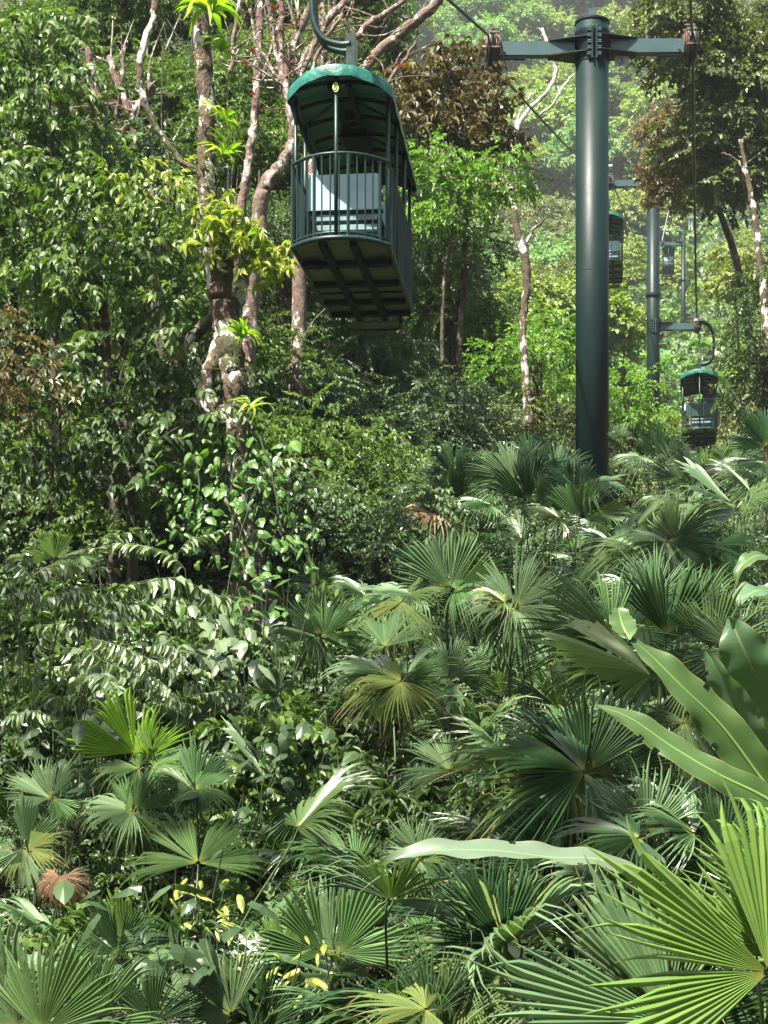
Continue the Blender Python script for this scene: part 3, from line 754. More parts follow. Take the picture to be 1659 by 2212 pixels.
def far_tree(x, y, kind, R, h):
    k = rgf.integers(0, len(FAR[kind])); z = float(ground(x, y)); R0, h0 = R, h
    for f in (1, .75, .5, .32):
        R, h = R0*f, h0*f; ct = z+h
        if not blocked((x, y, ct), R, y): break
    else: return
    for lim, ph in BANDS:
        if y < lim: break
    root = empty('hillside_tree', (x, y, z-.3), KL[kind][0]+' '+ph, 'tree', KL[kind][1]+' '+ph, rgf.uniform(0, 6.28))
    s = R/4.3
    c = obj('crown', FAR[kind][k], root, None, Matrix.Translation((0, 0, h+.3)) @ Matrix.Diagonal((s, s, s*rgf.uniform(.8, 1.15), 1)))
    tag(c, kind='stuff')
    obj('trunk', TR[rgf.integers(0, 3)], root, None, Matrix.Translation((0, 0, h+.3)) @ Matrix.Diagonal((s, s, (h+.6)/9, 1)))
Y = 50.0
while Y < 330:
    s = 3.4+Y*.028
    xl, xr = -.27*Y-3, .27*Y+3
    for x in np.arange(xl+rgf.uniform(0, s), xr, s):
        xx = x+rgf.normal(0, s*.2); yy = Y+rgf.normal(0, Y*.02); R = s*rgf.uniform(.55, .85)
        px = CX+xx/yy*F
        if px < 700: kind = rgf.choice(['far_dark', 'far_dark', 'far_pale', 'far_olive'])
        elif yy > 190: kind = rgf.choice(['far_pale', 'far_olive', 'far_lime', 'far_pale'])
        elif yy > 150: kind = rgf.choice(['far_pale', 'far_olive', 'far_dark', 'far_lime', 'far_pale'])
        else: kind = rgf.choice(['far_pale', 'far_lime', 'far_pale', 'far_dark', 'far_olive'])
        far_tree(xx, yy, kind, R, (R*.9+rgf.uniform(.6, 2.5)*(1 if yy > 75 else .6)) if yy < 120 else R*.45+rgf.uniform(.3, 2))
    Y *= 1.085 if Y < 120 else 1.07
for _ in range(50):
    yy = rgf.uniform(55, 135); px = rgf.uniform(1180, 1600)
    far_tree((px-CX)/F*yy, yy, rgf.choice(['far_pale', 'far_lime', 'far_dark', 'far_lime']), rgf.uniform(1.8, 2.8), rgf.uniform(1.4, 3.2))
# the wood that clothes the slope between the single trees: one mass
def slope_wood(n, ylo, yhi, tw, h, seed, mats, upper):
    rg = np.random.default_rng(seed)
    for i, mk_ in enumerate(mats):
        y = rg.uniform(ylo, yhi, n) if upper else np.exp(rg.uniform(math.log(ylo), math.log(yhi), n)); x = rg.uniform(-.28, .28, n)*y; lump = .5+.5*np.sin(x*.9+i*2)*np.sin(y*.6+i)
        z = ground(x, y)+rg.uniform(.1, 1, n)*h*(.3+.9*lump)*np.clip(y/90, .35, 1.6)
        az = rg.uniform(0, 6.28, n); ax = np.stack([np.cos(az), np.sin(az), rg.normal(0, .3, n)], 1); up = np.tile((0, -.3, 1.), (n, 1))+rg.normal(0, .3, (n, 3))
        V, T, A = place(TM_FAR, frames(ax, up, tw*rg.uniform(.6, 1.3, n)*np.clip(y/90, .6, 1.8)), np.stack([x, y, z], 1), rg.random(n))
        tag(obj('woodland', mk('woodland', V, T, LM[mk_], {'var': A})), ['pale green', 'dark green'][i]+' scrub and treetops massed on the '+('upper' if upper else 'lower')+' hillside', 'woodland', None, 'stuff')
slope_wood(6000, 50, 335, 1.35, 3.2, 3, ['far_pale', 'far_dark'], False)
slope_wood(9000, 120, 340, 1.25, 4.2, 4, ['far_pale', 'far_dark'], True)
# forest that closes in behind and beside the viewpoint
def wood_around():
    rg = np.random.default_rng(9); cl = []
    for i in range(150):
        x, y = rg.uniform(-26, 26), rg.uniform(-24, -7); cl.append((x, y, float(ground(x, 0))+rg.uniform(1, 13), rg.uniform(1.6, 2.8)))
    for i in range(150):
        y = rg.uniform(-8, 60); sd = rg.choice([-1, 1]); x = sd*(.25*max(y, 0)+rg.uniform(4.5, 16)); top = 8 if sd > 0 else 5+y*.12
        cl.append((x, y, float(ground(x, y))+rg.uniform(1, top), rg.uniform(1.4, 2.4)))
    # unseen loose leaf clusters added above the view to shade parts of the slope
    for (x, y, Y, r, n) in [(660,1720,11.5,.9,1),(900,1690,11.5,.8,1),(40,1580,13,.9,2),(1130,1170,23,1.1,2),(1080,1760,10,.8,1),(1020,1570,13,.9,1),(1440,1220,16,.8,1),(150,960,20.5,.9,1)]:
        c = P(x, y, Y)+SUN*13.5
        for _ in range(n): cl.append((c.x+rg.normal(0, r*.6), c.y+rg.normal(0, r*.6), c.z+rg.uniform(0, 2.5), r*rg.uniform(.55, .9)))
    V = crown_mesh('forest', np.array(cl), TM_FAR, 8.5, 1.4, LM['dark'], 33)
    tag(obj('forest', V), 'dense forest standing behind and on both sides of the viewpoint', 'forest', None, 'stuff')
wood_around()
# trees of the dark wood at the left and centre, 34-50 m away
NL = {'dark': 'dark green tree', 'blue': 'blue green tree', 'glossy': 'glossy green tree'}
for (xd, yd, Y, kind, R) in [(60,200,44,'glossy',3.2),(230,120,42,'glossy',3.0),(420,60,44,'glossy',3.2),(120,420,40,'dark',3.0),(330,300,43,'glossy',3.0),(560,120,46,'glossy',3.2),
        (700,60,48,'glossy',3.2),(620,330,45,'dark',3.0),(480,480,42,'glossy',3.0),(250,620,40,'dark',3.0),(60,700,38,'dark',2.8),(560,620,43,'dark',3.0),(740,420,47,'blue',3.0),
        (860,620,46,'blue',3.0),(700,760,43,'blue',2.8),(400,820,39,'dark',2.8),(180,920,36,'dark',2.6),(570,960,40,'blue',2.6),(760,960,42,'blue',2.6),(920,900,46,'blue',2.6),
        (40,1050,33,'dark',2.2),(330,1040,34,'dark',2.2),(650,1130,38,'blue',2.0),(820,1100,39,'dark',2.0),(960,760,50,'glossy',2.8),(980,1040,44,'blue',2.2),(480,1130,35,'dark',2.0),(150,1150,31,'dark',2.0)]:
    p = P(xd, yd, Y); zg = float(ground(p.x, p.y))
    root = empty('forest_tree', (p.x, p.y, zg-.3), NL[kind]+' of the dense wood behind the '+('mottled trunks' if xd < 560 else 'nearest cabin'), 'tree',
                 NL[kind]+'s of the dense wood behind the '+('mottled trunks' if xd < 560 else 'nearest cabin'), rgf.uniform(0, 6.28))
    me = NEARC[kind][rgf.integers(0, len(NEARC[kind]))]; s = R/4.2
    tag(obj('crown', me, root, None, Matrix.Translation((0, 0, p.z-zg+.3)) @ Matrix.Diagonal((s, s, s*1.1, 1))), kind='stuff')
    obj('trunk', TR[rgf.integers(0, 3)], root, None, Matrix.Translation((0, 0, p.z-zg+.3)) @ Matrix.Diagonal((.8, .8, max(.2, (p.z-zg+.6)/9), 1)))

# understory trees that close the gaps below the crowns
US = [proto_crown('dark', 400, TM_BIG, 60, .42, R=2.0, n=22), proto_crown('glossy', 401, TM_MED, 90, .4, R=2.0, n=22), proto_crown('blue', 402, TM_MED, 90, .4, R=2.0, n=22), proto_crown('olive', 403, TM_MED, 80, .42, R=2.0, n=20)]
USL = ['dark leaved understory tree', 'glossy understory tree', 'blue green understory tree', 'dull olive understory tree']
rgu = np.random.default_rng(21)
for (y0, Y, xa, xb, st, ks) in [(120,40,250,780,95,(1,2)), (255,38,230,740,90,(1,)), (380,36,500,720,90,(1,)), (470,31,-30,420,120,(0,1)), (640,29,-30,440,120,(0,1,0)), (800,28,-30,480,115,(0,0,1)), (950,27,-30,470,110,(0,0,3)), (1080,26,-30,700,115,(0,2,1)), (1190,24.5,-30,900,120,(0,1,2)),
        (560,33,540,720,90,(0,2)), (720,34,540,700,90,(2,)), (900,34,560,640,80,(2,)), (1110,30,600,980,110,(2,)), (1180,28,560,960,110,(0,2)), (1040,36,900,1240,110,(2,3)), (960,42,1000,1240,100,(1,3)), (880,48,1180,1240,60,(1,)), (975,46,1340,1390,50,(1,)), (1010,46,1620,1700,80,(0,1))]:
    for xd in np.arange(xa, xb+1, st):
        k = ks[rgu.integers(0, len(ks))]; p = P(xd+rgu.normal(0, 15), y0+rgu.normal(0, 15), Y+rgu.normal(0, .6)); zg = float(ground(p.x, p.y)); s = rgu.uniform(.85, 1.15)*(1 if Y < 40 else .55)
        where = 'at the far left' if xd < 250 else 'near the mottled trunk' if xd < 620 else 'below the nearest cabin' if xd < 1000 else 'around the towers'
        root = empty('understory_tree', (p.x, p.y, zg-.3), USL[k]+' '+where, 'tree', USL[k]+'s '+where, rgu.uniform(0, 6.28))
        tag(obj('crown', US[k], root, None, Matrix.Translation((0, 0, p.z-zg+.3)) @ Matrix.Diagonal((s, s, s, 1))), kind='stuff')
        if p.z-zg > .6: obj('trunk', TR[rgu.integers(0, 3)], root, None, Matrix.Translation((0, 0, p.z-zg+.3)) @ Matrix.Diagonal((.3, .3, max(.1, (p.z-zg+.6)/9), 1)))

# ------------------------------------------------------------------ nearer trees, one by one
big_tree('leafy tree with glossy drooping leaves filling the upper left corner', 'tree', [(40,110,90,90),(130,230,100,110),(50,330,110,90),(175,330,50,60),(20,230,70,100),(90,50,60,40)],
         22.5, 1.0, TM_BIG, LM['glossy'], .44, 62, r=(.35, .6), dens=2.6, seed=1, droop=.5)
big_tree('broad sunlit tree with glossy green leaves, left of the mottled trunk', 'tree', [(80,500,130,100),(210,450,90,60),(300,520,130,110),(380,640,80,90),(170,620,170,110),(330,430,80,40),(30,420,50,60)],
         21.5, 1.1, TM_BIG, LM['glossy'], .44, 62, r=(.35, .6), dens=2.5, seed=2, droop=.5)
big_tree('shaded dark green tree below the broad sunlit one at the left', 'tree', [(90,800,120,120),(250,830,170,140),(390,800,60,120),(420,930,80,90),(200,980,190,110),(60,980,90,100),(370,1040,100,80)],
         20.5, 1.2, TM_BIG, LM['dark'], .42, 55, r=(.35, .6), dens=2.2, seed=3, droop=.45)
big_tree('small tree with bronze brown leaves poking in at the left edge', 'tree', [(20,740,50,60),(60,840,70,50),(10,860,40,40)], 18.5, .6, TM_MED, LM['brown'], .42, 60, trunk=[(30,760,5),(-20,860,8),(-90,1100,14)], tmat=M_BARKD, r=(.25, .4), dens=3, seed=4)
big_tree('young tree with pinkish yellow new leaves behind the broad sunlit tree', 'tree', [(330,370,85,40),(290,400,60,40),(375,420,50,50)], 25.5, .6, TM_BIG, LM['yellow'], .42, 40, r=(.3, .5), dens=3, seed=5, droop=.5)
big_tree('bushy tree with fine blue green leaves below the nearest cabin', 'tree', [(620,820,100,80),(740,830,110,90),(640,940,120,90),(800,960,120,110),(700,1070,120,90),(880,880,90,90),(870,1040,80,80)],
         33, 1.6, TM_FINE, LM['blue'], .5, 85, r=(.5, .9), dens=1.2, seed=6)
big_tree('grey green shrubby tree right of the blue green bushy one', 'tree', [(960,860,70,90),(930,960,70,80),(1000,900,50,60)], 34, 1.4, TM_FINE, LM['blue'], .5, 85, r=(.45, .8), dens=1.4, seed=7)
big_tree('tree with bronze brown leaves spreading right of the nearest cabin', 'tree', [(910,180,70,50),(980,210,90,60),(950,280,100,50),(1050,250,50,60),(1060,310,50,35),(870,250,50,60),(1000,130,50,30)],
         33, 1.2, TM_WHORL, LM['brown'], .42, 95, trunk=[(975,200,7),(985,300,10),(1010,420,11),(1000,600,12),(990,820,13)], tmat=M_BARKD, r=(.4, .7), dens=2.2, seed=8)
big_tree('bright green leafy tree below the bronze one', 'tree', [(960,390,80,50),(1060,400,65,50),(920,480,60,60),(990,470,60,60),(1090,380,40,40),(930,350,40,30)],
         32, 1.0, TM_MED, LM['lime'], .42, 105, trunk=[(1000,360,4),(985,460,6),(960,600,8),(955,800,10)], tmat=M_BARKD, r=(.35, .65), dens=2.4, seed=9, droop=.4)
big_tree('mid green tree directly right of the cabin floor', 'tree', [(930,580,60,70),(990,640,70,60),(940,690,60,50),(1000,560,40,50)], 34, 1.2, TM_MED, LM['glossy'], .42, 80, r=(.4, .7), dens=2, seed=10, droop=.4)
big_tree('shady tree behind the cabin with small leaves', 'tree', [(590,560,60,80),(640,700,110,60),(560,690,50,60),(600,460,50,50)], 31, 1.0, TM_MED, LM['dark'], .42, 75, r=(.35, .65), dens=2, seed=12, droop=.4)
big_tree('short bright yellow green bush beside the thin leaning trunk', 'bush', [(1170,770,60,50),(1190,720,40,40),(1060,790,40,60),(1200,830,50,60)], 43, 1.2, TM_MED, LM['lime'], .5, 60, r=(.5, .9), dens=1.4, seed=13, name='bush')
big_tree('lime green bush between the two nearest towers', 'bush', [(1350,850,32,50),(1345,900,40,40),(1375,910,22,30)], 44, 1.0, TM_MED, LM['lime'], .5, 60, r=(.45, .8), dens=1.8, seed=14, name='bush')
big_tree('dull olive bush behind the palms left of the tall tower', 'bush', [(1080,930,60,50),(1190,910,50,40),(1010,960,60,50),(1140,900,50,50)], 38, 1.0, TM_FINE, LM['olive'], .5, 60, r=(.5, .8), dens=1.8, seed=15, name='bush')
big_tree('large overhanging tree with dull olive leaves in the upper right corner', 'tree', [(1470,40,90,50),(1570,70,110,90),(1640,180,60,120),(1560,200,110,80),(1480,150,80,50),(1520,290,90,60),(1610,330,70,60),(1440,90,50,60),(1570,400,70,40)],
         46, 1.8, TM_FAR, LM['olive'], .42, 85, trunk=[(1560,60,8),(1620,200,14),(1680,400,22),(1700,800,30)], tmat=M_BARKD, branches=[[(1450,60,4),(1530,110,8),(1610,190,12)],[(1480,330,4),(1560,350,7),(1680,400,12)]], r=(.6, 1.1), dens=1.6, seed=16)
big_tree('tree with orange tinged olive leaves over the second tower top', 'tree', [(1440,290,50,35),(1480,340,60,45),(1445,365,30,30),(1510,380,50,45),(1460,410,35,30)], 50, 1.4, TM_FAR, LM['orange'], .36, 120, trunk=[(1440,330,4),(1520,400,9),(1590,560,16),(1640,860,22)], tmat=M_BARKD, r=(.5, .9), dens=1.4, seed=17)
big_tree('dark leaved tree at the right edge below the mottled slim trunk', 'tree', [(1650,620,50,60),(1640,740,40,70),(1655,800,40,80),(1640,860,40,50)], 40, 1.0, TM_MED, LM['dark'], .5, 90, r=(.45, .8), dens=1.8, seed=18)
big_tree('yellow green tree standing right of the pale cable', 'tree', [(1590,560,50,35),(1620,600,45,30),(1570,620,40,25)], 75, 1.4, TM_FAR, LM['far_lime'], .6, 60, r=(.6, 1.0), dens=1.0, seed=19)
big_tree('leafy bough with long leaves growing from the mottled trunk', 'tree', [(510,500,60,40),(560,530,50,40),(490,460,40,25),(590,560,30,35),(470,500,25,35)], 19.6, .4, TM_WHORL, LM['yellow'], .36, 95, r=(.2, .34), dens=7, trunk=[(590,520,3),(540,490,7),(490,480,12),(455,490,16)], tmat=M_BARK, seed=20, droop=.35)

# ------------------------------------------------------------------ trunks and bare branches
M27 = 20.0
def bare(label, Y, trunk, branches, mat, seed, twigs=0, cat='tree'):
    b = P(trunk[-1][0], trunk[-1][1], Y); root = empty('mottled_tree', b, label, cat); inv = Matrix.Translation(-b)
    V, T = trunk_img(trunk, Y, 7, 22, .035, seed); me = mk('trunk', V, T, mat, smooth=True); me.transform(inv); obj('trunk', me, root)
    rg = np.random.default_rng(seed)
    for i, br in enumerate(branches):
        V, T = trunk_img(br, Y, 6, 10, .06, seed+i+1); mb = MB().add(V, T)
        q = smooth_path([(*P(p[0], p[1], p[3] if len(p) > 3 else Y), p[2]/F*Y/2) for p in br], 6)
        for _ in range(twigs):
            k = rg.integers(1, len(q)-1); d = rg.normal(0, 1, 3); d[1] *= .5; d[2] = abs(d[2])*.9
            L = rg.uniform(.4, 1.4); a = q[k, :3]; e = a+d*L*.6
            mb.add(*tube(smooth_path([a, (a+e)/2+rg.normal(0, .08, 3), e], 3), np.linspace(max(.012, q[k, 3]*.45), .005, 7), 5, False, .1, seed))
        me = mk('branch', np.concatenate(mb.V), np.concatenate(mb.T), mat, smooth=True); me.transform(inv); obj('branch', me, root)
    return root
MAINT = bare('big tree trunk blotched with white lichen and moss, carrying bright rosette plants', M27,
     [(428,-60,34),(434,0,36),(441,120,37),(446,240,36),(447,330,36),(446,420,40),(452,480,54),(470,550,70),(476,610,56),(485,690,54),(497,770,58),(508,850,56),(512,930,46),(514,1030,44),(522,1130,54),(540,1230,72),(548,1300,96),(556,1420,110),(560,1520,130)],
     [[(335,-20,16),(330,50,18),(305,120,16),(302,190,14),(322,240,13),(355,300,12),(400,352,12),(440,380,20)],
      [(533,540,16,20.5),(522,620,30,20.4),(500,690,34,20.2),(470,760,36),(445,840,40),(462,890,50),(505,900,40)],
      [(385,790,34,20.8),(420,730,30,20.6),(455,690,26,20.3),(480,670,30)],
      [(470,540,30),(520,490,10),(560,505,5)]], M_BARK, 5)
def moss_tufts():
    rg = np.random.default_rng(4); tr = [c for c in MAINT.children if c.name.startswith('trunk')][0]; me = tr.data
    n = len(me.vertices); co = np.empty(n*3, np.float32); me.vertices.foreach_get('co', co); co = co.reshape(-1, 3)
    k = rg.choice(n, 620); k = k[(np.sin(co[k, 2]*2.1)+rg.normal(0, .5, len(k))) > .1]; p = co[k]+rg.normal(0, .03, (len(k), 3))
    d = rg.normal(0, 1, (len(k), 3)); d[:, 1] -= .8
    V, T, A = place(TM_FINE, frames(d+np.array((0, 0, .2)), np.tile((0, 0, 1.), (len(k), 1)), rg.uniform(.12, .3, len(k))), p, rg.random(len(k)))
    tag(obj('moss_tufts', mk('moss_tufts', V, T, LM['olive'], {'var': A}), MAINT), kind='stuff')
moss_tufts()
bare('slender tree with ringed pinkish trunk right of the rosette plants', 27,
     [(566,-40,14),(562,60,16),(556,160,17),(550,250,17),(540,330,18),(530,400,20),(520,470,22),(505,600,24),(505,900,26)],
     [[(520,-20,10),(505,80,10),(500,160,10)],[(600,60,6),(575,140,8),(556,200,10)]], M_BARK2, 31, 5)
bare('gnarled pale tree whose branches fork left of the nearest cabin', 26.5,
     [(612,-40,14),(606,60,14),(612,150,15),(626,240,17),(632,300,20),(612,350,26),(580,390,30),(562,440,34),(560,520,34),(540,660,34),(530,900,36)],
     [[(690,-20,16),(650,60,18),(622,140,16),(618,200,14)],[(575,-20,10),(592,80,10),(612,190,10)],[(700,60,10),(665,130,10),(640,210,10),(630,280,10)],[(540,20,8),(560,100,8),(600,170,9),(622,230,9)],[(740,30,8),(690,110,9),(650,230,9)]], M_BARK2, 41, 10)
bare('tree with long mottled boughs slanting up behind the cabin hanger', 29,
     [(970,-30,18),(930,20,22),(880,60,22),(820,110,22),(780,160,20),(740,220,22),(700,300,26),(670,400,28),(650,560,30),(640,900,34)],
     [[(900,-20,8),(850,20,12),(800,50,14),(760,90,14)],[(770,-20,16),(720,30,16),(690,70,16),(640,160,14)],[(900,90,6),(860,150,8),(820,200,8)],[(690,-20,8),(700,80,8),(690,180,8)]], M_BARK2, 51, 12)
bare('pinkish crossing trunks seen through the upper left leaves', 30,
     [(180,60,14),(196,140,16),(212,220,17),(224,300,18),(232,380,20),(225,480,24),(210,620,26)],
     [[(150,80,8),(175,170,8),(200,230,8)],[(235,120,14),(250,170,15),(275,230,16),(290,290,18),(285,360,18)],[(330,180,16),(305,220,16),(280,260,16),(240,330,14)],[(270,100,8),(262,190,8),(245,280,8)]], M_BARK2, 61, 9)
bare('thin leaning trunk, white and brown, right of the bright green tree', 38,
     [(1080,200,8),(1098,330,13),(1108,430,14),(1118,500,17),(1134,560,19),(1138,610,18),(1130,690,15),(1132,760,16),(1138,850,19),(1146,960,22)],
     [[(1180,470,5),(1150,500,6),(1128,545,6)],[(1060,270,6),(1080,300,8),(1100,360,8)]], M_BARK, 71, 2)
bare('bare white branches of a dead tree above the hillside', 50,
     [(1170,60,6),(1190,120,8),(1200,160,9),(1180,200,8),(1140,240,9),(1110,300,10),(1100,420,14)],
     [[(1240,160,4),(1215,190,6),(1195,225,6),(1165,250,6)],[(1150,200,4),(1125,240,6),(1112,280,7)]], M_BARKW, 81, 4)
bare('slim trunk with white blotches at the right edge', 40,
     [(1600,300,8),(1610,360,9),(1622,420,12),(1634,490,13),(1640,560,14),(1650,640,17),(1655,720,20),(1662,830,24)],
     [[(1560,330,4),(1590,345,5),(1612,380,6)]], M_BARK, 91, 3)
bare('dark leaning trunk in the shade at the left', 24, [(70,960,12),(84,1020,16),(92,1080,18),(104,1150,22),(110,1230,24)], [], M_BARKD, 95)
bare('short dark stem under the blue green bushy tree', 32, [(735,1080,8),(738,1150,10),(736,1230,13)], [], M_BARKD, 96)
# red and orange epiphytes on the boughs
def epiphyte(xd, yd, Y, mat, s, label, seed):
    p = P(xd, yd, Y); root = empty('epiphyte', p, label, 'plant', 'small reddish plants on the boughs'); rg = np.random.default_rng(seed)
    for i in range(9):
        V, T = leaf_tmpl(s*rg.uniform(.7, 1.2), s*.3, .3, .2)
        R = rotm(0, rg.uniform(0, 6.28), rg.uniform(-1.2, .4), rg.normal(0, .4))
        obj('leaf', mk('leaf', V @ R.T, T, mat, {'var': rg.random(len(T))}), root)
for i, (x, y, Y, m, s, l) in enumerate([(585,52,26.2,'orange',.16,'orange'),(598,22,26.2,'red',.14,'red'),(625,60,26,'red',.12,'red'),(545,110,26.2,'red',.12,'red'),(800,128,28.4,'red',.14,'red'),
        (862,143,28.5,'red',.12,'red'),(930,52,28.6,'red',.11,'red'),(525,140,26.4,'red',.12,'red'),(640,45,26,'orange',.13,'orange'),(195,232,24,'red',.13,'red'),(690,20,28,'red',.12,'red'),(570,240,26,'red',.11,'red'),(545,205,26,'red',.11,'red')]):
    where = 'behind the cabin hanger' if 650 < x else ('in the upper left leaves' if x < 300 else 'on the branches left of the nearest cabin')
    epiphyte(x, y, Y, LM[m], s*.85, f'small {l} leaved plant {where}', 500+i)

# rosette plants on the mottled trunk
def strap(L, W, seed, arch):
    rg = np.random.default_rng(seed); V = []; T = []; n = 7
    for i in range(n+1):
        t = i/n; x = L*t*(1-.15*arch*t); z = L*(.75*t-arch*t*t*.95); w = W*(.8+.3*math.sin(t*3))*(1-t**3)*.5+.003
        V += [(x, -w, z+w*.5), (x, 0, z), (x, w, z+w*.5)]
    for i in range(n):
        a = i*3
        for k in (0, 1): T += [(a+k, a+k+1, a+k+4), (a+k, a+k+4, a+k+3)]
    return mk('leaf', V, T, LM['brom'], {'var': np.full(len(T), rg.random())}, smooth=True)
STR = [strap(1, .13, s, a) for s, a in ((1, .5), (2, .8), (3, 1.0), (4, 1.25))]
def rosette(xd, yd, Y, R, label, tilt=(0, 0), n=20, seed=0, vert=1.0):
    p = P(xd, yd, Y); R *= 1.45; root = empty('rosette_plant', p, label, 'plant', 'bright rosette plants on the mottled trunk'); rg = np.random.default_rng(seed)
    root.rotation_euler = (tilt[0], tilt[1], 0)
    for i in range(n):
        s = R*rg.uniform(.75, 1.1)
        M = Matrix.Rotation(i*2.4+rg.normal(0, .15), 4, 'Z') @ Matrix.Rotation(-rg.uniform(-.25, .75)*vert*(1-i/n*.4), 4, 'Y') @ Matrix.Diagonal((s, s*1.1, s, 1))
        obj('leaf', STR[rg.integers(0, 4)], root, None, M)
rosette(452, 28, 19.5, .42, 'largest bright green rosette plant, at the top of the mottled trunk', (0, 0), 26, 1)
rosette(474, 112, 19.7, .25, 'small drooping rosette plant below the largest one', (0, .5), 16, 2)
rosette(474, 262, 19.7, .31, 'rosette plant leaning out right, second large one down the trunk', (0, .7), 18, 3)
rosette(474, 338, 19.7, .29, 'rosette plant close under another, level with the cabin rail', (0, .7), 18, 4)
rosette(520, 730, 19.5, .26, 'bright rosette plant perched right of the trunk beneath the leafy bough', (0, .3), 22, 5)
rosette(536, 885, 19.5, .23, 'small pale rosette plant low on the trunk', (0, .5), 16, 6)
rosette(522, 632, 19.9, .13, 'tiny yellow green rosette plant between trunk and fork', (0, .2), 12, 7)
rosette(168, 292, 23, .16, 'tiny rosette plant among the upper left leaves', (0, .2), 12, 8)

# climbing plant on the lower trunk: heart-shaped leaves
def heart(seed):
    rg = np.random.default_rng(seed); n = 12; V = [(0, 0, 0)]; T = []
    for i in range(n):
        t = 2*math.pi*i/n; r = .5*(1-.25*math.sin(t/2)**8)
        x = .5-.5*math.cos(t); y = .42*math.sin(t)*(1.15-.35*x)
        if i == 0: x = .08
        if i == n//2: x = 1.12
        V.append((x, y, -.28*x*x-abs(y)*.2+rg.normal(0, .015)))
    V.append((.5, 0, -.02)); c = n+1
    for i in range(n): T.append((c, 1+i, 1+(i+1) % n))
    return mk('leaf', V, T, LM['vine'], {'var': np.full(len(T), .2+.6*rg.random())}, smooth=False)
HE = [heart(s) for s in range(5)]
def climber(label, pts, Y, n, w, smin, smax, seed, rd=.35):
    rg = np.random.default_rng(seed); b = P(pts[-1][0], pts[-1][1], Y); root = empty('climbing_plant', b, label, 'plant')
    q = smooth_path([tuple(P(x, y, Y-rd)) for x, y in pts], 8)
    V, T = tube(q-np.array(b), .015, 5, False, .1, seed); obj('stem', mk('stem', V, T, M_STALK), root)
    for i in range(n):
        c = q[rg.integers(0, len(q))]-np.array(b)+np.array((rg.normal(0, w), rg.normal(-.1, .15), rg.normal(0, .15)))
        s = rg.uniform(smin, smax)
        R = Matrix(rotm(0, rg.uniform(-2.9, -.2), rg.uniform(.1, 1.1), rg.normal(0, .5)).tolist()).to_4x4()
        obj('leaf', HE[rg.integers(0, 5)], root, None, Matrix.Translation(c) @ R @ Matrix.Diagonal((s, s*rg.uniform(.6, 1), s, 1)))
climber('climbing plant with broad heart shaped leaves on the foot of the mottled trunk', [(505,930),(500,1000),(495,1080),(520,1150),(530,1230)], 19.9, 120, .34, .07, .2, 1)
climber('leafy climber with long leaves right of the mottled trunk foot', [(560,940),(590,1040),(600,1120),(580,1200)], 19.7, 100, .25, .07, .18, 2)
climber('climber with pale leaves left of the mottled trunk foot', [(420,980),(430,1060),(400,1130),(440,1200)], 19.6, 110, .3, .07, .18, 3)
# hanging lianas
def liana(label, pts, Y, r=.012, mat=None):
    V, T = tube(smooth_path([tuple(P(x, y, Y)) for x, y in pts], 6), r, 5, False, .1, 3)
    tag(obj('liana', mk('liana', V, T, mat or M_BARKD, smooth=True)), label, 'vine', 'thin vines hanging among the trees')
liana('thin dark vine hanging left of the mottled trunk, ending in a knot', [(352,100),(350,170),(349,240),(350,330)], 23.5)
liana('long straight vine from the crooked white branch down into the leaves', [(364,300),(365,400),(366,470)], 23.5, .01)
liana('slanting vine crossing behind the crooked white branch', [(360,40),(390,90),(430,150),(450,180)], 23.8, .01)
liana('thin vine arching below the cabin floor', [(760,640),(720,655),(680,690),(655,730)], 26, .01, M_BARK2)
liana('vine drooping left of the upper left leaves', [(192,170),(191,210),(192,232)], 23.6, .008)
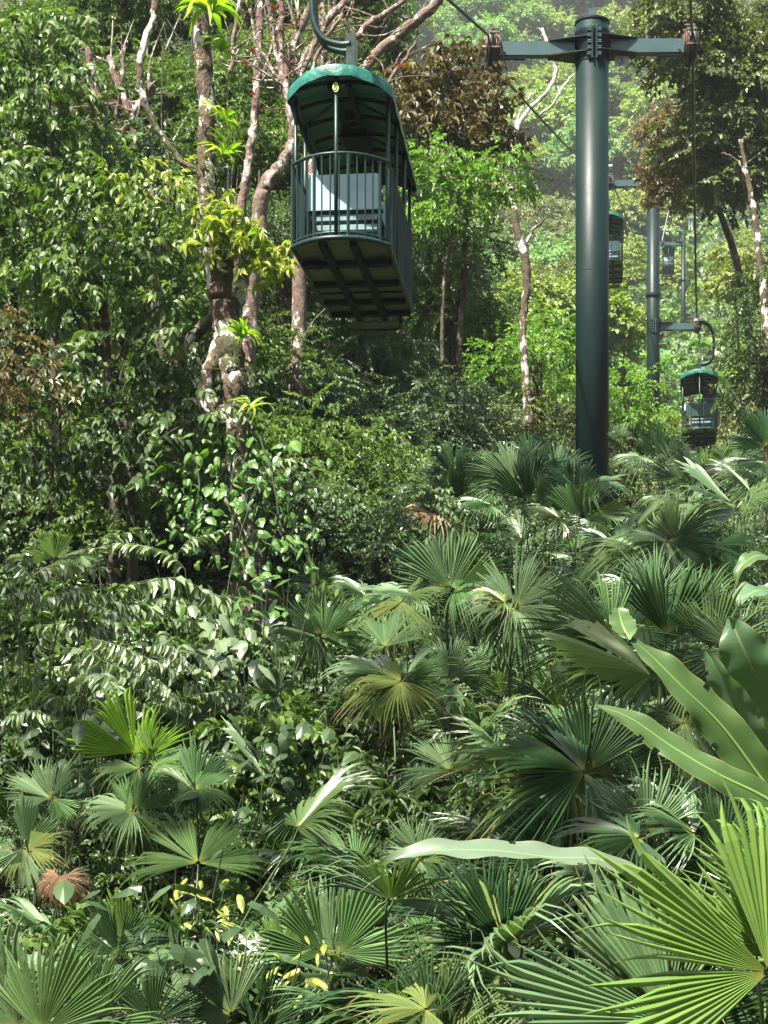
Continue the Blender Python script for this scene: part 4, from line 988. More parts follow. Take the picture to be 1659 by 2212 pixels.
# ------------------------------------------------------------------ fan palms
def fan_mesh(R, seed, lobes=4, spread=235, split=.55, droop=.25, fold=.05, segs=11, mat=None, cup=.1, fold_lobes=0.0):
    """pleated blade of separate lobes; hub at the origin, middle along +Y, upper face +Z"""
    rg = np.random.default_rng(seed); V, T, var, rad = [], [], [], []
    lw = spread/lobes
    for li in range(lobes):
        ca = -spread/2+lw*(li+.5)+rg.normal(0, 4); hw = lw*.5*rg.uniform(.78, .98); outer = abs(li-(lobes-1)/2)/(lobes/2)
        lift = rg.normal(0, .08)-fold_lobes*outer; dr = droop*rg.uniform(.6, 1.3)*(1+.6*outer)
        da = 2*hw/segs
        for k in range(segs):
            if rg.random() < .05: continue
            a = math.radians(ca-hw+da*(k+.5)); u = (k+.5)/segs*2-1
            Rs = R*(1-.22*u*u)*rg.uniform(.82, 1.05)*(1-.12*outer)
            sp = min(.8, split*rg.uniform(.85, 1.2)); bend = rg.normal(0, .07); dd = dr*rg.uniform(.5, 1.9)
            curl = rg.random() < .22
            rs = [.03, .3, sp, sp+(1-sp)*.33, sp+(1-sp)*.66, sp+(1-sp)*.86, 1.0]
            o = len(V); ha = math.radians(da)/2
            for j, r in enumerate(rs):
                rr = r*Rs; w = rr*math.tan(ha)
                if r > sp: q = (r-sp)/(1-sp); w = sp*Rs*math.tan(ha)*(1-q**1.5)*.93+.0008
                tt = max(0, (r-sp)/(1-sp))
                aa = a+bend*tt*tt*.9
                z = cup*rr+lift*rr*min(1, r*2)-dd*R*(.3*r**2.2+.7*tt**2.5)
                if curl: z -= .16*R*tt**3; rr -= .1*R*tt**3
                if mat == 'lobe': pass
                d = np.array((math.sin(aa), math.cos(aa), 0)); pz = np.array((d[1], -d[0], 0))
                f = min(w*.75, fold*R)
                V += [d*rr+pz*w+np.array((0, 0, z-f)), d*rr+np.array((0, 0, z+f)), d*rr-pz*w+np.array((0, 0, z-f))]
                rad += [r]*3
            for j in range(len(rs)-1):
                p = o+j*3
                for s in (0, 1): T += [(p+s+1, p+s, p+s+3), (p+s+1, p+s+3, p+s+4)]
            var += [rg.random()]*((len(rs)-1)*4)
    return np.array(V), np.array(T), np.array(var), np.array(rad)
_fc = {}
def fan(style, var_i, mat):
    key = (style, var_i, mat)
    if key not in _fc:
        kw = {'flat': dict(droop=.22, cup=.05), 'up': dict(droop=.10, cup=.22, spread=150, lobes=3, split=.62), 'droop': dict(droop=.55, cup=-.05, fold_lobes=.35, spread=260),
              'split': dict(droop=.3, split=.4, spread=250), 'young': dict(droop=.04, cup=.3, spread=120, lobes=2, split=.7), 'wide': dict(droop=.2, cup=.1, spread=200, lobes=4, segs=12)}[style]
        V, T, va, ra = fan_mesh(1.0, 1000+var_i*17+hash_(style), **kw)
        _fc[key] = mk('frond', V, T, PM[mat], {'var': va, 'rad': ra})
    return _fc[key]
def hash_(s): return sum(ord(c)*(i+3) for i, c in enumerate(s))
def basis(axis, normal):
    y = Vector(axis).normalized(); z = Vector(normal); z = (z-y*z.dot(y)).normalized(); x = y.cross(z)
    return Matrix((x, y, z)).transposed().to_4x4()
def frond(root, hub, axis, normal, R, style, mat, vi, base, sag=.2):
    """hub, base in world coordinates; root is unrotated"""
    M = Matrix.Translation(Vector(hub)-root.location) @ basis(axis, normal) @ Matrix.Scale(R, 4)
    f = obj('frond', fan(style, vi, mat), root, None, M)
    inv = M.inverted(); h = Vector(hub)-root.location; b = Vector(base)-root.location
    ax = Vector(axis).normalized(); mid = (h+b)/2+Vector((0, 0, .12*(h-b).length))-ax*.12
    nn = Vector(normal).normalized(); near = h-ax*.14*R-nn*.14*R; mid -= nn*.05
    pts = smooth_path([b, mid, near, h-nn*.02*R], 5)
    V, T = tube(pts, np.linspace(.011, .0035, len(pts)), 5, False)
    Vh = np.c_[V, np.ones(len(V))] @ np.array(inv).T
    s = obj('stalk', mk('stalk', Vh[:, :3], T, M_STALK, smooth=True), f)
    return f
def hero(label, Y, xb, fr, group=None, name='fan_palm', fill=0, fmat='mid', seed=0):
    """fr: (x, y, radius px, image angle deg, style, material[, facing]); angle = direction the blade points, 90 = up"""
    yb = Y+.15; b = P(xb, 1500, yb); base = Vector((b.x, yb, float(ground(b.x, yb))-.05))
    root = empty(name, base, label, 'palm', group); rg = np.random.default_rng(seed+int(xb))
    for i, f in enumerate(fr):
        x, y, r, an, st, mt = f[:6]; face = f[6] if len(f) > 6 else 'up'; yy = Y+(f[7] if len(f) > 7 else rg.normal(0, .12))
        hub = P(x, y, yy); R = r/F*yy*1.1; c, s = math.cos(math.radians(an)), math.sin(math.radians(an))
        if face == 'cam': ax = (c, .12, s); n = (-.15, -1, .35)
        elif face == 'back': ax = (c, -.1, s); n = (.2, 1, .3)
        elif face == 'low': ax = (c, -.35, s*.8); n = (c*.3, -.75, .75)
        else: ax = (c, -.15, s*.85); n = (-c*s*.3, -.42, .95)
        frond(root, hub, ax, n, R, st, mt, int(rg.integers(0, 9)), base+Vector((rg.normal(0, .08), rg.normal(0, .08), 0)))
    for k in range(fill):       # lower leaves around the same foot
        az = rg.uniform(0, 6.28); el = rg.uniform(.1, 1.0); L = rg.uniform(.8, 1.5)*(.75+.25*(Y > 14))
        hub = base+Vector((math.cos(az)*L*.6, math.sin(az)*L*.5, L*(.45+.5*el)))
        ax = (math.cos(az), math.sin(az), el*1.2-.4); R = rg.uniform(.44, .64)
        frond(root, hub, ax, (-.2*math.cos(az), -.2*math.sin(az), 1), R, rg.choice(['flat','split','wide','droop']), fmat, int(rg.integers(0, 9)), base)
    return root
# --- right foreground
hero('largest palm in the right corner, its pleated blades glowing yellow green', 6.6, 1740, [
    (1660,2100,450,150,'up','bright','cam',-.7), (1672,2075,300,92,'up','bright','cam',-.4), (1640,2040,160,80,'young','bright','cam',-.5), (1700,1990,270,120,'wide','bright','cam',.1)], fill=0)
hero('broad blue green palm blades fanning left at the bottom right corner', 6.2, 1500, [
    (1455,2205,410,168,'up','blue','cam',.1), (1440,2190,330,125,'up','blue','cam',.35), (1480,2230,230,75,'up','dark','cam',.45)], fill=0)
hero('dark palm with large shadowed blade under the paddle leaves', 9.0, 1330, [
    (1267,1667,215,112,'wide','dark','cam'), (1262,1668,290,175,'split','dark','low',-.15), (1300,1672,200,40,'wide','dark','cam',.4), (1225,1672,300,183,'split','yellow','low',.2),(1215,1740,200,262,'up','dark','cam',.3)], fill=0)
hero('palm with thin dark segments and yellow heart, browning at the edges', 7.6, 1110, [
    (1092,2030,215,165,'droop','yellow','cam'), (1088,2034,205,125,'up','dark','cam',.1), (1085,2040,130,262,'young','yellow','cam',-.1), (1060,1990,180,100,'split','dark','cam',.4)], fill=0)
hero('blue green palm with upright blades at the bottom centre', 8.4, 730, [
    (716,2058,190,80,'wide','blue','cam'), (700,2062,170,150,'young','mid','cam',.15), (735,2060,180,35,'young','mid','cam',-.1), (650,2080,140,170,'flat','dark','up',.3), (610,2060,110,60,'up','bright','cam',.2)], fill=0)
hero('palm with tattered brown tipped blades at the bottom edge', 7.0, 940, [
    (920,2180,200,180,'split','yellow','up'), (930,2200,200,140,'split','dark','cam',.2), (960,2230,180,60,'wide','mid','cam',.3), (1010,2150,160,20,'split','yellow','up',.4)], fill=0)
hero('bluish palm with fan spread to the left at the bottom edge', 7.8, 520, [
    (500,2190,180,150,'wide','blue','cam'), (480,2200,150,100,'up','mid','cam',.3), (560,2230,170,60,'wide','dark','cam',.2)], fill=0)
hero('tall feathery palm blades in the bottom left corner', 7.4, 100, [
    (90,2230,230,75,'up','mid','cam'), (40,2225,240,100,'up','blue','cam',.2), (190,2215,200,50,'up','mid','cam',.1), (210,2200,150,100,'up','dark','cam',.4), (330,2210,150,110,'wide','dark','cam',.3)], fill=0)
hero('palm with dark upright blade before a pale striped one, lower left', 9.2, 260, [
    (255,2060,130,110,'up','dark','cam'), (275,2050,130,70,'young','bright','cam',.3), (240,2075,110,160,'flat','mid','up',.2), (320,2070,120,20,'flat','blue','up',.1)], fill=0)
# --- left middle
hero('palm with the brightest yellow green fans, left of centre', 12.0, 305, [
    (312,1640,125,62,'wide','vivid','cam'), (290,1625,155,140,'young','vivid','cam',.1), (330,1655,105,15,'flat','mid','up',-.1), (300,1660,105,175,'flat','mid','up',-.2),
    (292,1752,115,50,'wide','mid','cam',-.5), (286,1752,130,172,'flat','blue','up',-.55), (285,1752,110,225,'droop','mid','low',-.6), (330,1620,60,85,'young','bright','cam',-.05)], fill=3)
hero('small palm with whitish sheen at the left edge', 11.6, 110, [
    (112,1722,112,140,'wide','blue','cam'), (108,1724,110,180,'young','blue','up',-.1), (115,1725,70,300,'young','mid','cam',-.15), (130,1720,70,20,'flat','dark','up',.2)], fill=2)
hero('drooping pale palm below the small one at the left edge', 10.8, 50, [
    (55,1830,115,55,'young','blue','cam'), (50,1832,100,262,'young','blue','cam',-.2), (60,1833,100,5,'flat','yellow','low',-.1), (20,1835,90,200,'flat','blue','up',.1)], fill=1)
hero('palm with one fan and folded grey blades right of the brightest', 11.4, 425, [
    (423,1700,110,60,'young','blue','cam'), (420,1702,110,10,'flat','mid','up',-.1), (418,1703,70,270,'young','blue','cam',-.2), (410,1700,100,150,'flat','mid','up',.2)], fill=2)
hero('dried brown palm blade collapsed beside the left edge', 10.2, 125, [(128,1893,66,262,'droop','dry','low'), (118,1893,60,230,'droop','dry','low',-.05), (140,1895,64,285,'droop','dry','low',.05)], fill=0)
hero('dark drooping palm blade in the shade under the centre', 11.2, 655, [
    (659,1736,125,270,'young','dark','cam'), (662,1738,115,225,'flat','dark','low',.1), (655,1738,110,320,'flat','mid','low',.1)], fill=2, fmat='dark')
hero('small palm with upright pale lobes above the folded grey palm', 14, 405, [(405,1546,85,55,'wide','mid','cam'), (400,1548,80,150,'flat','mid','up'), (405,1550,60,90,'young','mid','cam')], fill=2)
hero('small blue palm fan in the middle of the undergrowth', 14.5, 598, [(598,1493,68,200,'wide','blue','cam'), (600,1492,60,120,'young','blue','cam'), (604,1496,50,300,'flat','mid','low')], fill=2)
hero('bright green little palm at the foot of the dark leaning trunk', 17, 118, [(118,1205,72,88,'young','bright','cam'), (112,1207,68,150,'young','bright','cam'), (130,1205,75,20,'flat','mid','up'), (175,1200,50,330,'flat','mid','up'), (60,1205,50,170,'flat','mid','up')], fill=1)
# --- centre
hero('palm with yellowing drooping fan at the centre', 12.6, 860, [
    (866,1472,130,215,'split','yellow','low'), (862,1470,120,300,'droop','yellow','low',-.1), (850,1470,140,150,'wide','blue','up',.2), (820,1450,130,170,'flat','blue','up',.4), (880,1465,110,60,'flat','mid','up',.3)], fill=3)
hero('blue green palm with vertical fan right of the yellowing one', 12.9, 970, [
    (971,1460,95,95,'wide','blue','cam'), (968,1462,90,262,'young','blue','cam',-.1), (985,1462,100,30,'up','mid','cam',.2), (955,1460,80,170,'flat','blue','up',.2)], fill=3)
hero('palm holding three tall fans up in a V above the centre', 16.5, 985, [
    (972,1268,140,105,'young','blue','cam'), (985,1270,135,45,'young','mid','cam'), (962,1270,120,145,'young','blue','cam',.1), (985,1272,130,10,'flat','mid','up',-.1), (900,1285,120,172,'flat','blue','up',-.2), (890,1290,100,205,'droop','blue','low',-.3), (930,1240,90,120,'young','dark','cam',.3)], fill=4)
hero('grey blue palm with one big full fan facing out, right of centre', 14.4, 1118, [
    (1115,1310,155,50,'wide','blue','cam'), (1105,1312,125,178,'flat','blue','up',-.1), (1110,1318,120,240,'droop','blue','low',-.2), (1090,1300,80,150,'flat','yellow','up',-.15), (1130,1316,120,330,'droop','mid','low',0)], fill=4)
hero('small pale fan standing in the gap below the blue green bush', 20, 685, [(684,1262,75,92,'wide','mid','cam'), (680,1264,60,170,'flat','blue','up'), (690,1264,60,20,'flat','mid','up')], fill=2)
hero('palm with drooping whitish fans left of the V shaped palm', 16, 850, [(862,1290,120,165,'droop','blue','low'), (868,1300,110,210,'droop','yellow','low',-.1), (880,1285,90,30,'flat','mid','up'), (790,1285,90,150,'flat','blue','up',.3)], fill=4)
hero('dark spiky palm left of the V shaped palm, in shade', 15.2, 690, [(690,1370,110,100,'up','dark','cam'), (700,1372,100,40,'up','mid','cam'), (680,1375,110,160,'flat','mid','up'), (690,1378,90,260,'droop','blue','low')], fill=3, fmat='dark')
# --- behind the centre, at the foot of the tall tower
hero('palm standing left at the tall tower foot with dark upright fans', 23.5, 985, [
    (985,1030,95,95,'wide','dark','cam'), (965,1080,110,140,'wide','blue','cam',-.2), (975,1082,80,60,'young','dark','cam',-.25), (940,1110,90,178,'split','dry','up',-.3), (1010,1040,80,50,'up','mid','cam',.1), (930,1060,80,165,'flat','mid','up',.2), (1000,1130,90,200,'flat','mid','low',-.3)], fill=4)
hero('palm in front of the tall tower foot, fans spreading both ways', 23, 1130, [
    (1110,1035,110,130,'wide','blue','cam'), (1150,1010,95,75,'wide','dark','cam',.2), (1080,1040,90,100,'up','dark','cam',.3), (1200,1035,100,60,'wide','blue','cam',.1), (1140,1080,110,110,'young','dark','cam',-.2), (1060,1090,90,160,'flat','mid','up',-.1), (1170,1100,80,45,'young','mid','cam',-.3)], fill=4)
hero('palm right of the tall tower foot with a light folded blade', 22, 1255, [
    (1250,1115,90,100,'young','mid','cam'), (1262,1118,105,30,'young','bright','cam'), (1265,1050,95,15,'flat','blue','up',.2), (1240,1060,90,120,'wide','dark','cam',.4), (1210,1120,90,150,'flat','mid','up',.1), (1300,1110,90,350,'flat','mid','up')], fill=4)
hero('small dark palm at the foot of the second tower', 27, 1420, [(1425,990,80,90,'up','dark','cam'), (1415,1000,90,165,'flat','blue','up'), (1440,1000,80,40,'flat','dark','up'), (1380,985,60,175,'flat','blue','up'), (1340,940,30,90,'flat','blue','up')], fill=4)
hero('palm under the cabin with people, broad silver fans', 21, 1500, [
    (1495,1050,110,110,'wide','mid','up'), (1500,1040,110,35,'wide','blue','up',.3), (1470,1040,100,140,'wide','blue','cam',.2), (1530,1030,80,60,'up','bright','cam',.5), (1590,1005,90,60,'wide','blue','cam',.4), (1480,1080,110,175,'flat','blue','up',-.1)], fill=4)
hero('palm with a whitish fan lying flat, right of the second tower foot', 17.5, 1600, [
    (1580,1085,145,172,'young','blue','up'), (1590,1090,130,215,'young','blue','up',-.1), (1600,1080,90,30,'flat','mid','up'), (1560,1150,120,195,'droop','dark','low',-.2), (1620,1060,110,140,'wide','blue','up',.2)], fill=4)
hero('dark tall palm at the right edge below the slim blotched trunk', 19, 1650, [
    (1655,965,100,130,'up','dark','cam'), (1650,1000,110,170,'flat','dark','up'), (1665,950,100,95,'wide','dark','cam'), (1640,1040,100,150,'wide','mid','up',-.2), (1665,1040,110,200,'droop','blue','low',-.2)], fill=4)
hero('dark palm at the right with a row of drooping segment tips', 15.5, 1450, [
    (1440,1170,120,170,'droop','dark','low'), (1450,1170,130,20,'droop','dark','low'), (1460,1165,120,80,'flat','mid','up',.2), (1380,1190,110,160,'droop','mid','low',.1), (1540,1180,110,10,'droop','dark','low',.1)], fill=5, fmat='dark')
hero('palm filling the gap right of the tower foot, shaded', 18, 1330, [(1330,1180,100,150,'flat','dark','up'), (1340,1180,100,60,'flat','mid','up'), (1310,1220,90,210,'droop','dark','low'), (1380,1130,90,40,'wide','mid','up')], fill=5, fmat='dark')
# --- right middle
hero('fresh green palm with long blades pointing left beside the paddle leaves', 10.4, 1400, [
    (1320,1372,215,158,'wide','mid','cam'), (1318,1375,200,188,'split','mid','low',-.1), (1407,1460,270,163,'up','bright','up',-.4), (1400,1465,230,190,'up','mid','up',-.45), (1350,1360,130,60,'wide','dark','cam',.5), (1440,1370,165,85,'young','dark','cam',.1)], fill=3)
hero('silvery palm with narrow rays below the whitish flat fan', 12.5, 1400, [
    (1400,1290,120,150,'wide','blue','up'), (1420,1290,130,110,'wide','blue','cam',.2), (1500,1330,140,60,'up','mid','cam',.1), (1430,1300,110,20,'flat','dark','up')], fill=5)
hero('palm of narrow hanging segments behind the paddle leaves', 9.8, 1560, [
    (1540,1400,150,75,'up','mid','cam'), (1560,1440,170,250,'droop','mid','low'), (1500,1450,160,280,'young','mid','cam'), (1590,1400,140,130,'wide','blue','cam'), (1480,1560,150,265,'droop','blue','low')], fill=3)
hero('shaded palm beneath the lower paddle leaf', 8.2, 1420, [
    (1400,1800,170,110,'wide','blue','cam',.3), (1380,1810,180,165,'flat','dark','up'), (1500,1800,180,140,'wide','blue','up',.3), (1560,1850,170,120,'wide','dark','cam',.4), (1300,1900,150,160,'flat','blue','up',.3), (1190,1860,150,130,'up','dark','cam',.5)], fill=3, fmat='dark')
hero('spiky palm rays fanned behind the horizontal pale paddle leaf', 9.4, 900, [
    (905,1850,105,100,'wide','blue','cam',.3), (900,1852,100,170,'split','blue','up',.2), (910,1860,90,20,'split','mid','up',.3), (905,1865,80,240,'droop','blue','low',.2)], fill=1)
hero('palm right of bottom centre with blades lit from above', 8.8, 1230, [
    (1200,2010,150,150,'flat','mid','up',.5), (1250,2020,160,100,'wide','dark','cam',.6), (1150,2130,140,110,'wide','dark','cam',.7), (1290,2080,130,60,'flat','blue','up',.6)], fill=2, fmat='dark')

# --- many similar palms between them
def palm_proto(seed, mats, n=10):
    rg = np.random.default_rng(seed); root = empty('fan_palm', (0, 0, 0), '', 'palm')
    for i in range(n):
        az = i*2.4+rg.normal(0, .3); el = 1-i/n; L = rg.uniform(1.1, 1.75)*(.7+.4*el)
        hub = Vector((math.cos(az)*L*(.35+.4*(1-el)), math.sin(az)*L*(.35+.4*(1-el)), L*(.55+.45*el)))
        ax = (math.cos(az), math.sin(az), .2+el*1.1-.35); R = rg.uniform(.5, .74)
        frond(root, hub, ax, (-.25*math.cos(az)+rg.normal(0, .25), -.25*math.sin(az)+rg.normal(0, .25), 1), R, str(rg.choice(['flat','flat','split','wide','up','droop'])), str(rg.choice(mats)), int(rg.integers(0, 9)), (0, 0, 0))
    for i in range(seed % 3):       # old leaves hanging dead below
        az = rg.uniform(0, 6.28); hub = Vector((math.cos(az)*.5, math.sin(az)*.5, .75)); frond(root, hub, (math.cos(az)*.6, math.sin(az)*.6, -.8), (math.cos(az), math.sin(az), .5), .4, 'droop', 'dry', i, (0, 0, 0))
    return root
PP = [palm_proto(900+i, m) for i, m in enumerate([['mid','blue','dark'],['blue','mid','dark','yellow'],['dark','mid'],['blue','dark','blue'],['blue','blue','mid']])]
rgp = np.random.default_rng(77); pi_ = 0
SPOT = []
for xd, Y in [(900,24.5),(1050,25.5),(1180,25),(1330,24),(1390,25.5),(1470,24),(1560,23),(1640,22),(1290,21),(1080,20.5),(960,19.5),(1200,19),(1390,19.5),(1500,18.5),(1620,17),
              (780,18.5),(850,19.8),(1030,17.8),(1160,16.8),(1260,16),(1350,15.2),(1480,14.6),(1600,14),(760,15.5),(860,14.4),(940,14),(1040,13.4),(1190,13),(1290,12.6),(1390,12),(1520,11.8),(1640,11.5),
              (640,13.6),(560,12.2),(1080,11.6),(1180,10.8),(1280,10.4),(1420,10),(1560,9.4),(1650,9),(1000,10.2),(820,10.6),(740,12.4),(500,16.5),(190,10.2),(60,9.4),(400,9.6),(620,9.0),(850,8.6),(1020,8.2),(1180,8.0),(1340,7.6),(1500,7.4),(160,12.6),(40,13.4),(700,10.4)]:
    j = int(rgp.integers(0, 5)); pi_ += 1
    if Y < 17 and (pi_ % 3 == 0 or (xd < 1000 and pi_ % 2 == 0)): continue
    b = P(xd, 0, Y); z = float(ground(b.x, Y))-.05
    where = ('around the tower foot' if Y > 19 else 'right of the centre' if xd > 720 and Y > 11 else 'in the lower left undergrowth' if xd <= 720 else 'low in the foreground thicket')
    o = copy_tree(PP[j]); o.location = (b.x, Y, z); o.rotation_euler = (0, 0, rgp.uniform(0, 6.28)); s = rgp.uniform(.85, 1.3)*(.85 if Y < 10 else 1); o.scale = (s, s, s*rgp.uniform(.9, 1.1)*(.85 if Y < 10 else 1))
    tag(o, 'green fan palm crowded among others '+where, 'palm', 'crowded fan palms '+where)
for p in PP:
    for c in list(p.children):
        for s in list(c.children): bpy.data.objects.remove(s)
        bpy.data.objects.remove(c)
    bpy.data.objects.remove(p)

# ------------------------------------------------------------------ paddle leaves (wild banana)
def paddle_mat(name, a, b_, rough=.38):
    def ex(nt, c, bs):
        ve = math_n(nt, 'SINE', math_n(nt, 'MULTIPLY', attr(nt, 'vein'), 900.0))
        bump(nt, ve, .18, .004, bs)
        f = math_n(nt, 'MULTIPLY', math_n(nt, 'ADD', ve, 1), .07)
        c = mixc(nt, f, c, b_); mi = math_n(nt, 'MULTIPLY', math_n(nt, 'SUBTRACT', .055, attr(nt, 'across')), 40, True)
        c = mixc(nt, mi, c, (.2,.3,.1)); ed = math_n(nt, 'MULTIPLY', math_n(nt, 'SUBTRACT', math_n(nt, 'ADD', attr(nt, 'across'), math_n(nt, 'MULTIPLY', noise(nt, 6, 3), .12)), 1.0), 14, True)
        return mixc(nt, ed, c, (.25,.2,.08))
    return leafmat(name, [a, tuple(x*1.15 for x in a)], rough, .3, extra=ex)
PD_G = paddle_mat('paddle_leaf_green', (.06,.115,.035), (.042,.085,.028)); PD_P = paddle_mat('paddle_leaf_pale', (.12,.17,.115), (.085,.125,.08), .3); PD_B = paddle_mat('paddle_leaf_grey_green', (.08,.15,.075), (.05,.1,.05), .33)
def paddle(root, pts, normals, W, mat, notch=None, seed=0, curl=.15, tipround=.9):
    """pts world: base -> tip; normals at the same points"""
    q = smooth_path([tuple(p) for p in pts], 8); nn = smooth_path([tuple(p) for p in normals], 8); m = len(q); rg = np.random.default_rng(seed)
    tan = np.gradient(q, axis=0); tan /= np.linalg.norm(tan, axis=1)[:, None]; L = np.r_[0, np.cumsum(np.linalg.norm(np.diff(q, axis=0), axis=1))]
    c = 9; V = []; T = []; ve = []; ac = []; ph = rg.uniform(0, 6, 4)
    for i in range(m):
        t = L[i]/L[-1]; w = W*min(1, (t/.22))**.8*max(0, 1-max(0, (t-.55)/.45)**2.4)**tipround+.002
        n = nn[i]-tan[i]*np.dot(nn[i], tan[i]); n /= np.linalg.norm(n); b = np.cross(tan[i], n)
        for k in range(c):
            v = -1+2*k/(c-1); e = abs(v)**2
            V.append(q[i]+b*v*w+n*(W*(.22*abs(v)-curl*e*1.3)+e*W*(.13*math.sin(t*15+ph[0 if v < 0 else 1])+.1*math.sin(t*37+ph[2])))+tan[i]*abs(v)*w*.25*(1-t))
            ve.append(L[i]-abs(v)*w*.5); ac.append(abs(v))
    tear = {(int(rg.integers(m//4, m-3)), int(rg.choice([0, 1]))): 1 for _ in range(2)}
    for i in range(m-1):
        for k in range(c-1):
            d = tear.get((i, int(k >= c//2)), 0)
            if d and (k < d or k >= c-1-d) : continue
            a = i*c+k; T += [(a, a+1, a+c+1), (a, a+c+1, a+c)]
    V = np.array(V)-np.array(root.location)
    f = obj('leaf', mk('leaf', V, T, mat, {'vein': ve, 'across': ac, 'var': np.full(len(V), .5)}, smooth=True), root)
    V, T = tube(q[: int(m*.93)]-np.array(root.location)-nn[: int(m*.93)]*.004, np.linspace(.012, .003, int(m*.93)), 6, False)
    obj('midrib', mk('midrib', V, T, M_STALKL, smooth=True), f)
    if L[-1] < .35: return f      # a folded-over end has no stalk of its own
    b0 = Vector(q[0])-root.location; V, T = tube(smooth_path([(0, 0, 0), b0*.5+Vector((.1, 0, .1)), b0], 5), .016, 7, False)
    obj('stalk', mk('stalk', V, T, M_STALKL, smooth=True), f)
def wild_banana(label, xb, Y, leaves):
    b = P(xb, 1500, Y); root = empty('wild_banana', (b.x, Y, float(ground(b.x, Y))), label, 'plant')
    for i, (pp, ns, W, mat, cu) in enumerate(leaves): paddle(root, [P(*p) for p in pp], ns, W, mat, seed=i+int(xb), curl=cu)
    return root
wild_banana('wild banana at the right edge with huge green paddle leaves', 1800, 7.4, [
    ([(1740,1800,7.2),(1650,1690,7.2),(1560,1570,7.15),(1470,1480,7.1),(1400,1410,7.1),(1345,1368,7.1)], [(-.5,-.8,.45),(-.5,-.8,.5),(-.45,-.75,.6),(-.35,-.6,.8),(-.3,-.5,.9),(-.3,-.5,.9)], .095, PD_G, .1),
    ([(1362,1384,7.08),(1345,1350,7.15),(1335,1312,7.25)], [(.2,-1,.2)]*3, .06, PD_G, .05),
    ([(1750,1790,6.9),(1650,1722,6.85),(1550,1672,6.8),(1450,1612,6.8),(1360,1550,6.8),(1284,1522,6.8)], [(-.2,-.9,.3),(-.2,-.9,.35),(-.2,-.85,.5),(-.15,-.8,.6),(-.1,-.8,.6),(-.1,-.9,.4)], .066, PD_G, .22),
    ([(1745,1700,7.8),(1700,1600,7.8),(1650,1500,7.7),(1605,1400,7.6),(1575,1330,7.6)], [(-.5,-.8,.3)]*5, .17, PD_B, .05),
    ([(1730,1740,7.5),(1660,1640,7.5),(1600,1540,7.45),(1550,1450,7.4),(1525,1400,7.4)], [(-.7,-.7,.1)]*5, .09, PD_B, .1)])
wild_banana('wild banana with pale leaves behind the huge green ones', 1760, 10.4, [
    ([(1740,1400,10.2),(1690,1300,10.2),(1640,1275,10.1),(1580,1310,10.0)], [(-.2,-.5,1)]*4, .13, PD_B, .1),
    ([(1730,1350,10.6),(1680,1230,10.6),(1640,1200,10.5),(1600,1225,10.4),(1590,1265,10.4)], [(-.3,-.6,.8)]*5, .07, PD_G, .1)])
wild_banana('long pale paddle leaf lying almost level across the lower right', 1420, 7.6, [
    ([(1420,1960,7.7),(1370,1890,7.6),(1290,1856,7.55),(1190,1852,7.5),(1080,1838,7.45),(960,1836,7.4),(880,1848,7.38),(822,1872,7.36)], [(.05,-.42,1)]*5+[(-.05,-.55,.9)]*3, .085, PD_P, .02)])
wild_banana('low plant with curled broad pale leaves near the bottom left corner', 150, 8.6, [
    ([(140,2120,8.6),(100,2090,8.6),(60,2078,8.6),(20,2085,8.6)], [(0,-.5,1)]*4, .07, PD_B, .1),
    ([(140,2120,8.5),(160,2085,8.5),(180,2078,8.45),(198,2085,8.4)], [(0,-.5,1)]*4, .06, PD_G, .1)])

# ------------------------------------------------------------------ pinnate shrubs, left middle
def pinnate(seed, n=15):
    rg = np.random.default_rng(seed); V, T, A = [], [], []; o = 0
    q = smooth_path([(0, 0, 0), (.35, rg.normal(0, .04), rg.uniform(.05, .13)), (.7, rg.normal(0, .06), rg.uniform(.0, .12)), (1.05, rg.normal(0, .1), rg.uniform(-.25, -.0))], 6)
    v, t = tube(q, .006, 4, False); V.append(v); T.append(t); A.append(np.full(len(t), .1)); o += len(v)
    for i in range(n):
        for s in (-1, 1):
            if rg.random() < .09: continue
            f = min(1, .12+.88*(i+rg.normal(0, .18))/(n-1)); c = q[int(f*(len(q)-1))]
            lv, lt = leaf_tmpl(.27*(1-.35*abs(f-.5)*1.6)*rg.uniform(.72, 1.15), .085*rg.uniform(.8, 1.15), rg.uniform(.15, .5), .1)
            R = rotm(0, s*math.radians(72-30*f)+rg.normal(0, .06), rg.uniform(.2, .95), s*.25+rg.normal(0, .32))
            V.append(lv @ R.T+c); T.append(lt+o); A.append(np.full(len(lt), rg.random())); o += len(lv)
    return mk('frond', np.concatenate(V), np.concatenate(T), LM['pinn'], {'var': np.concatenate(A)})
PN = [pinnate(s) for s in range(9)]
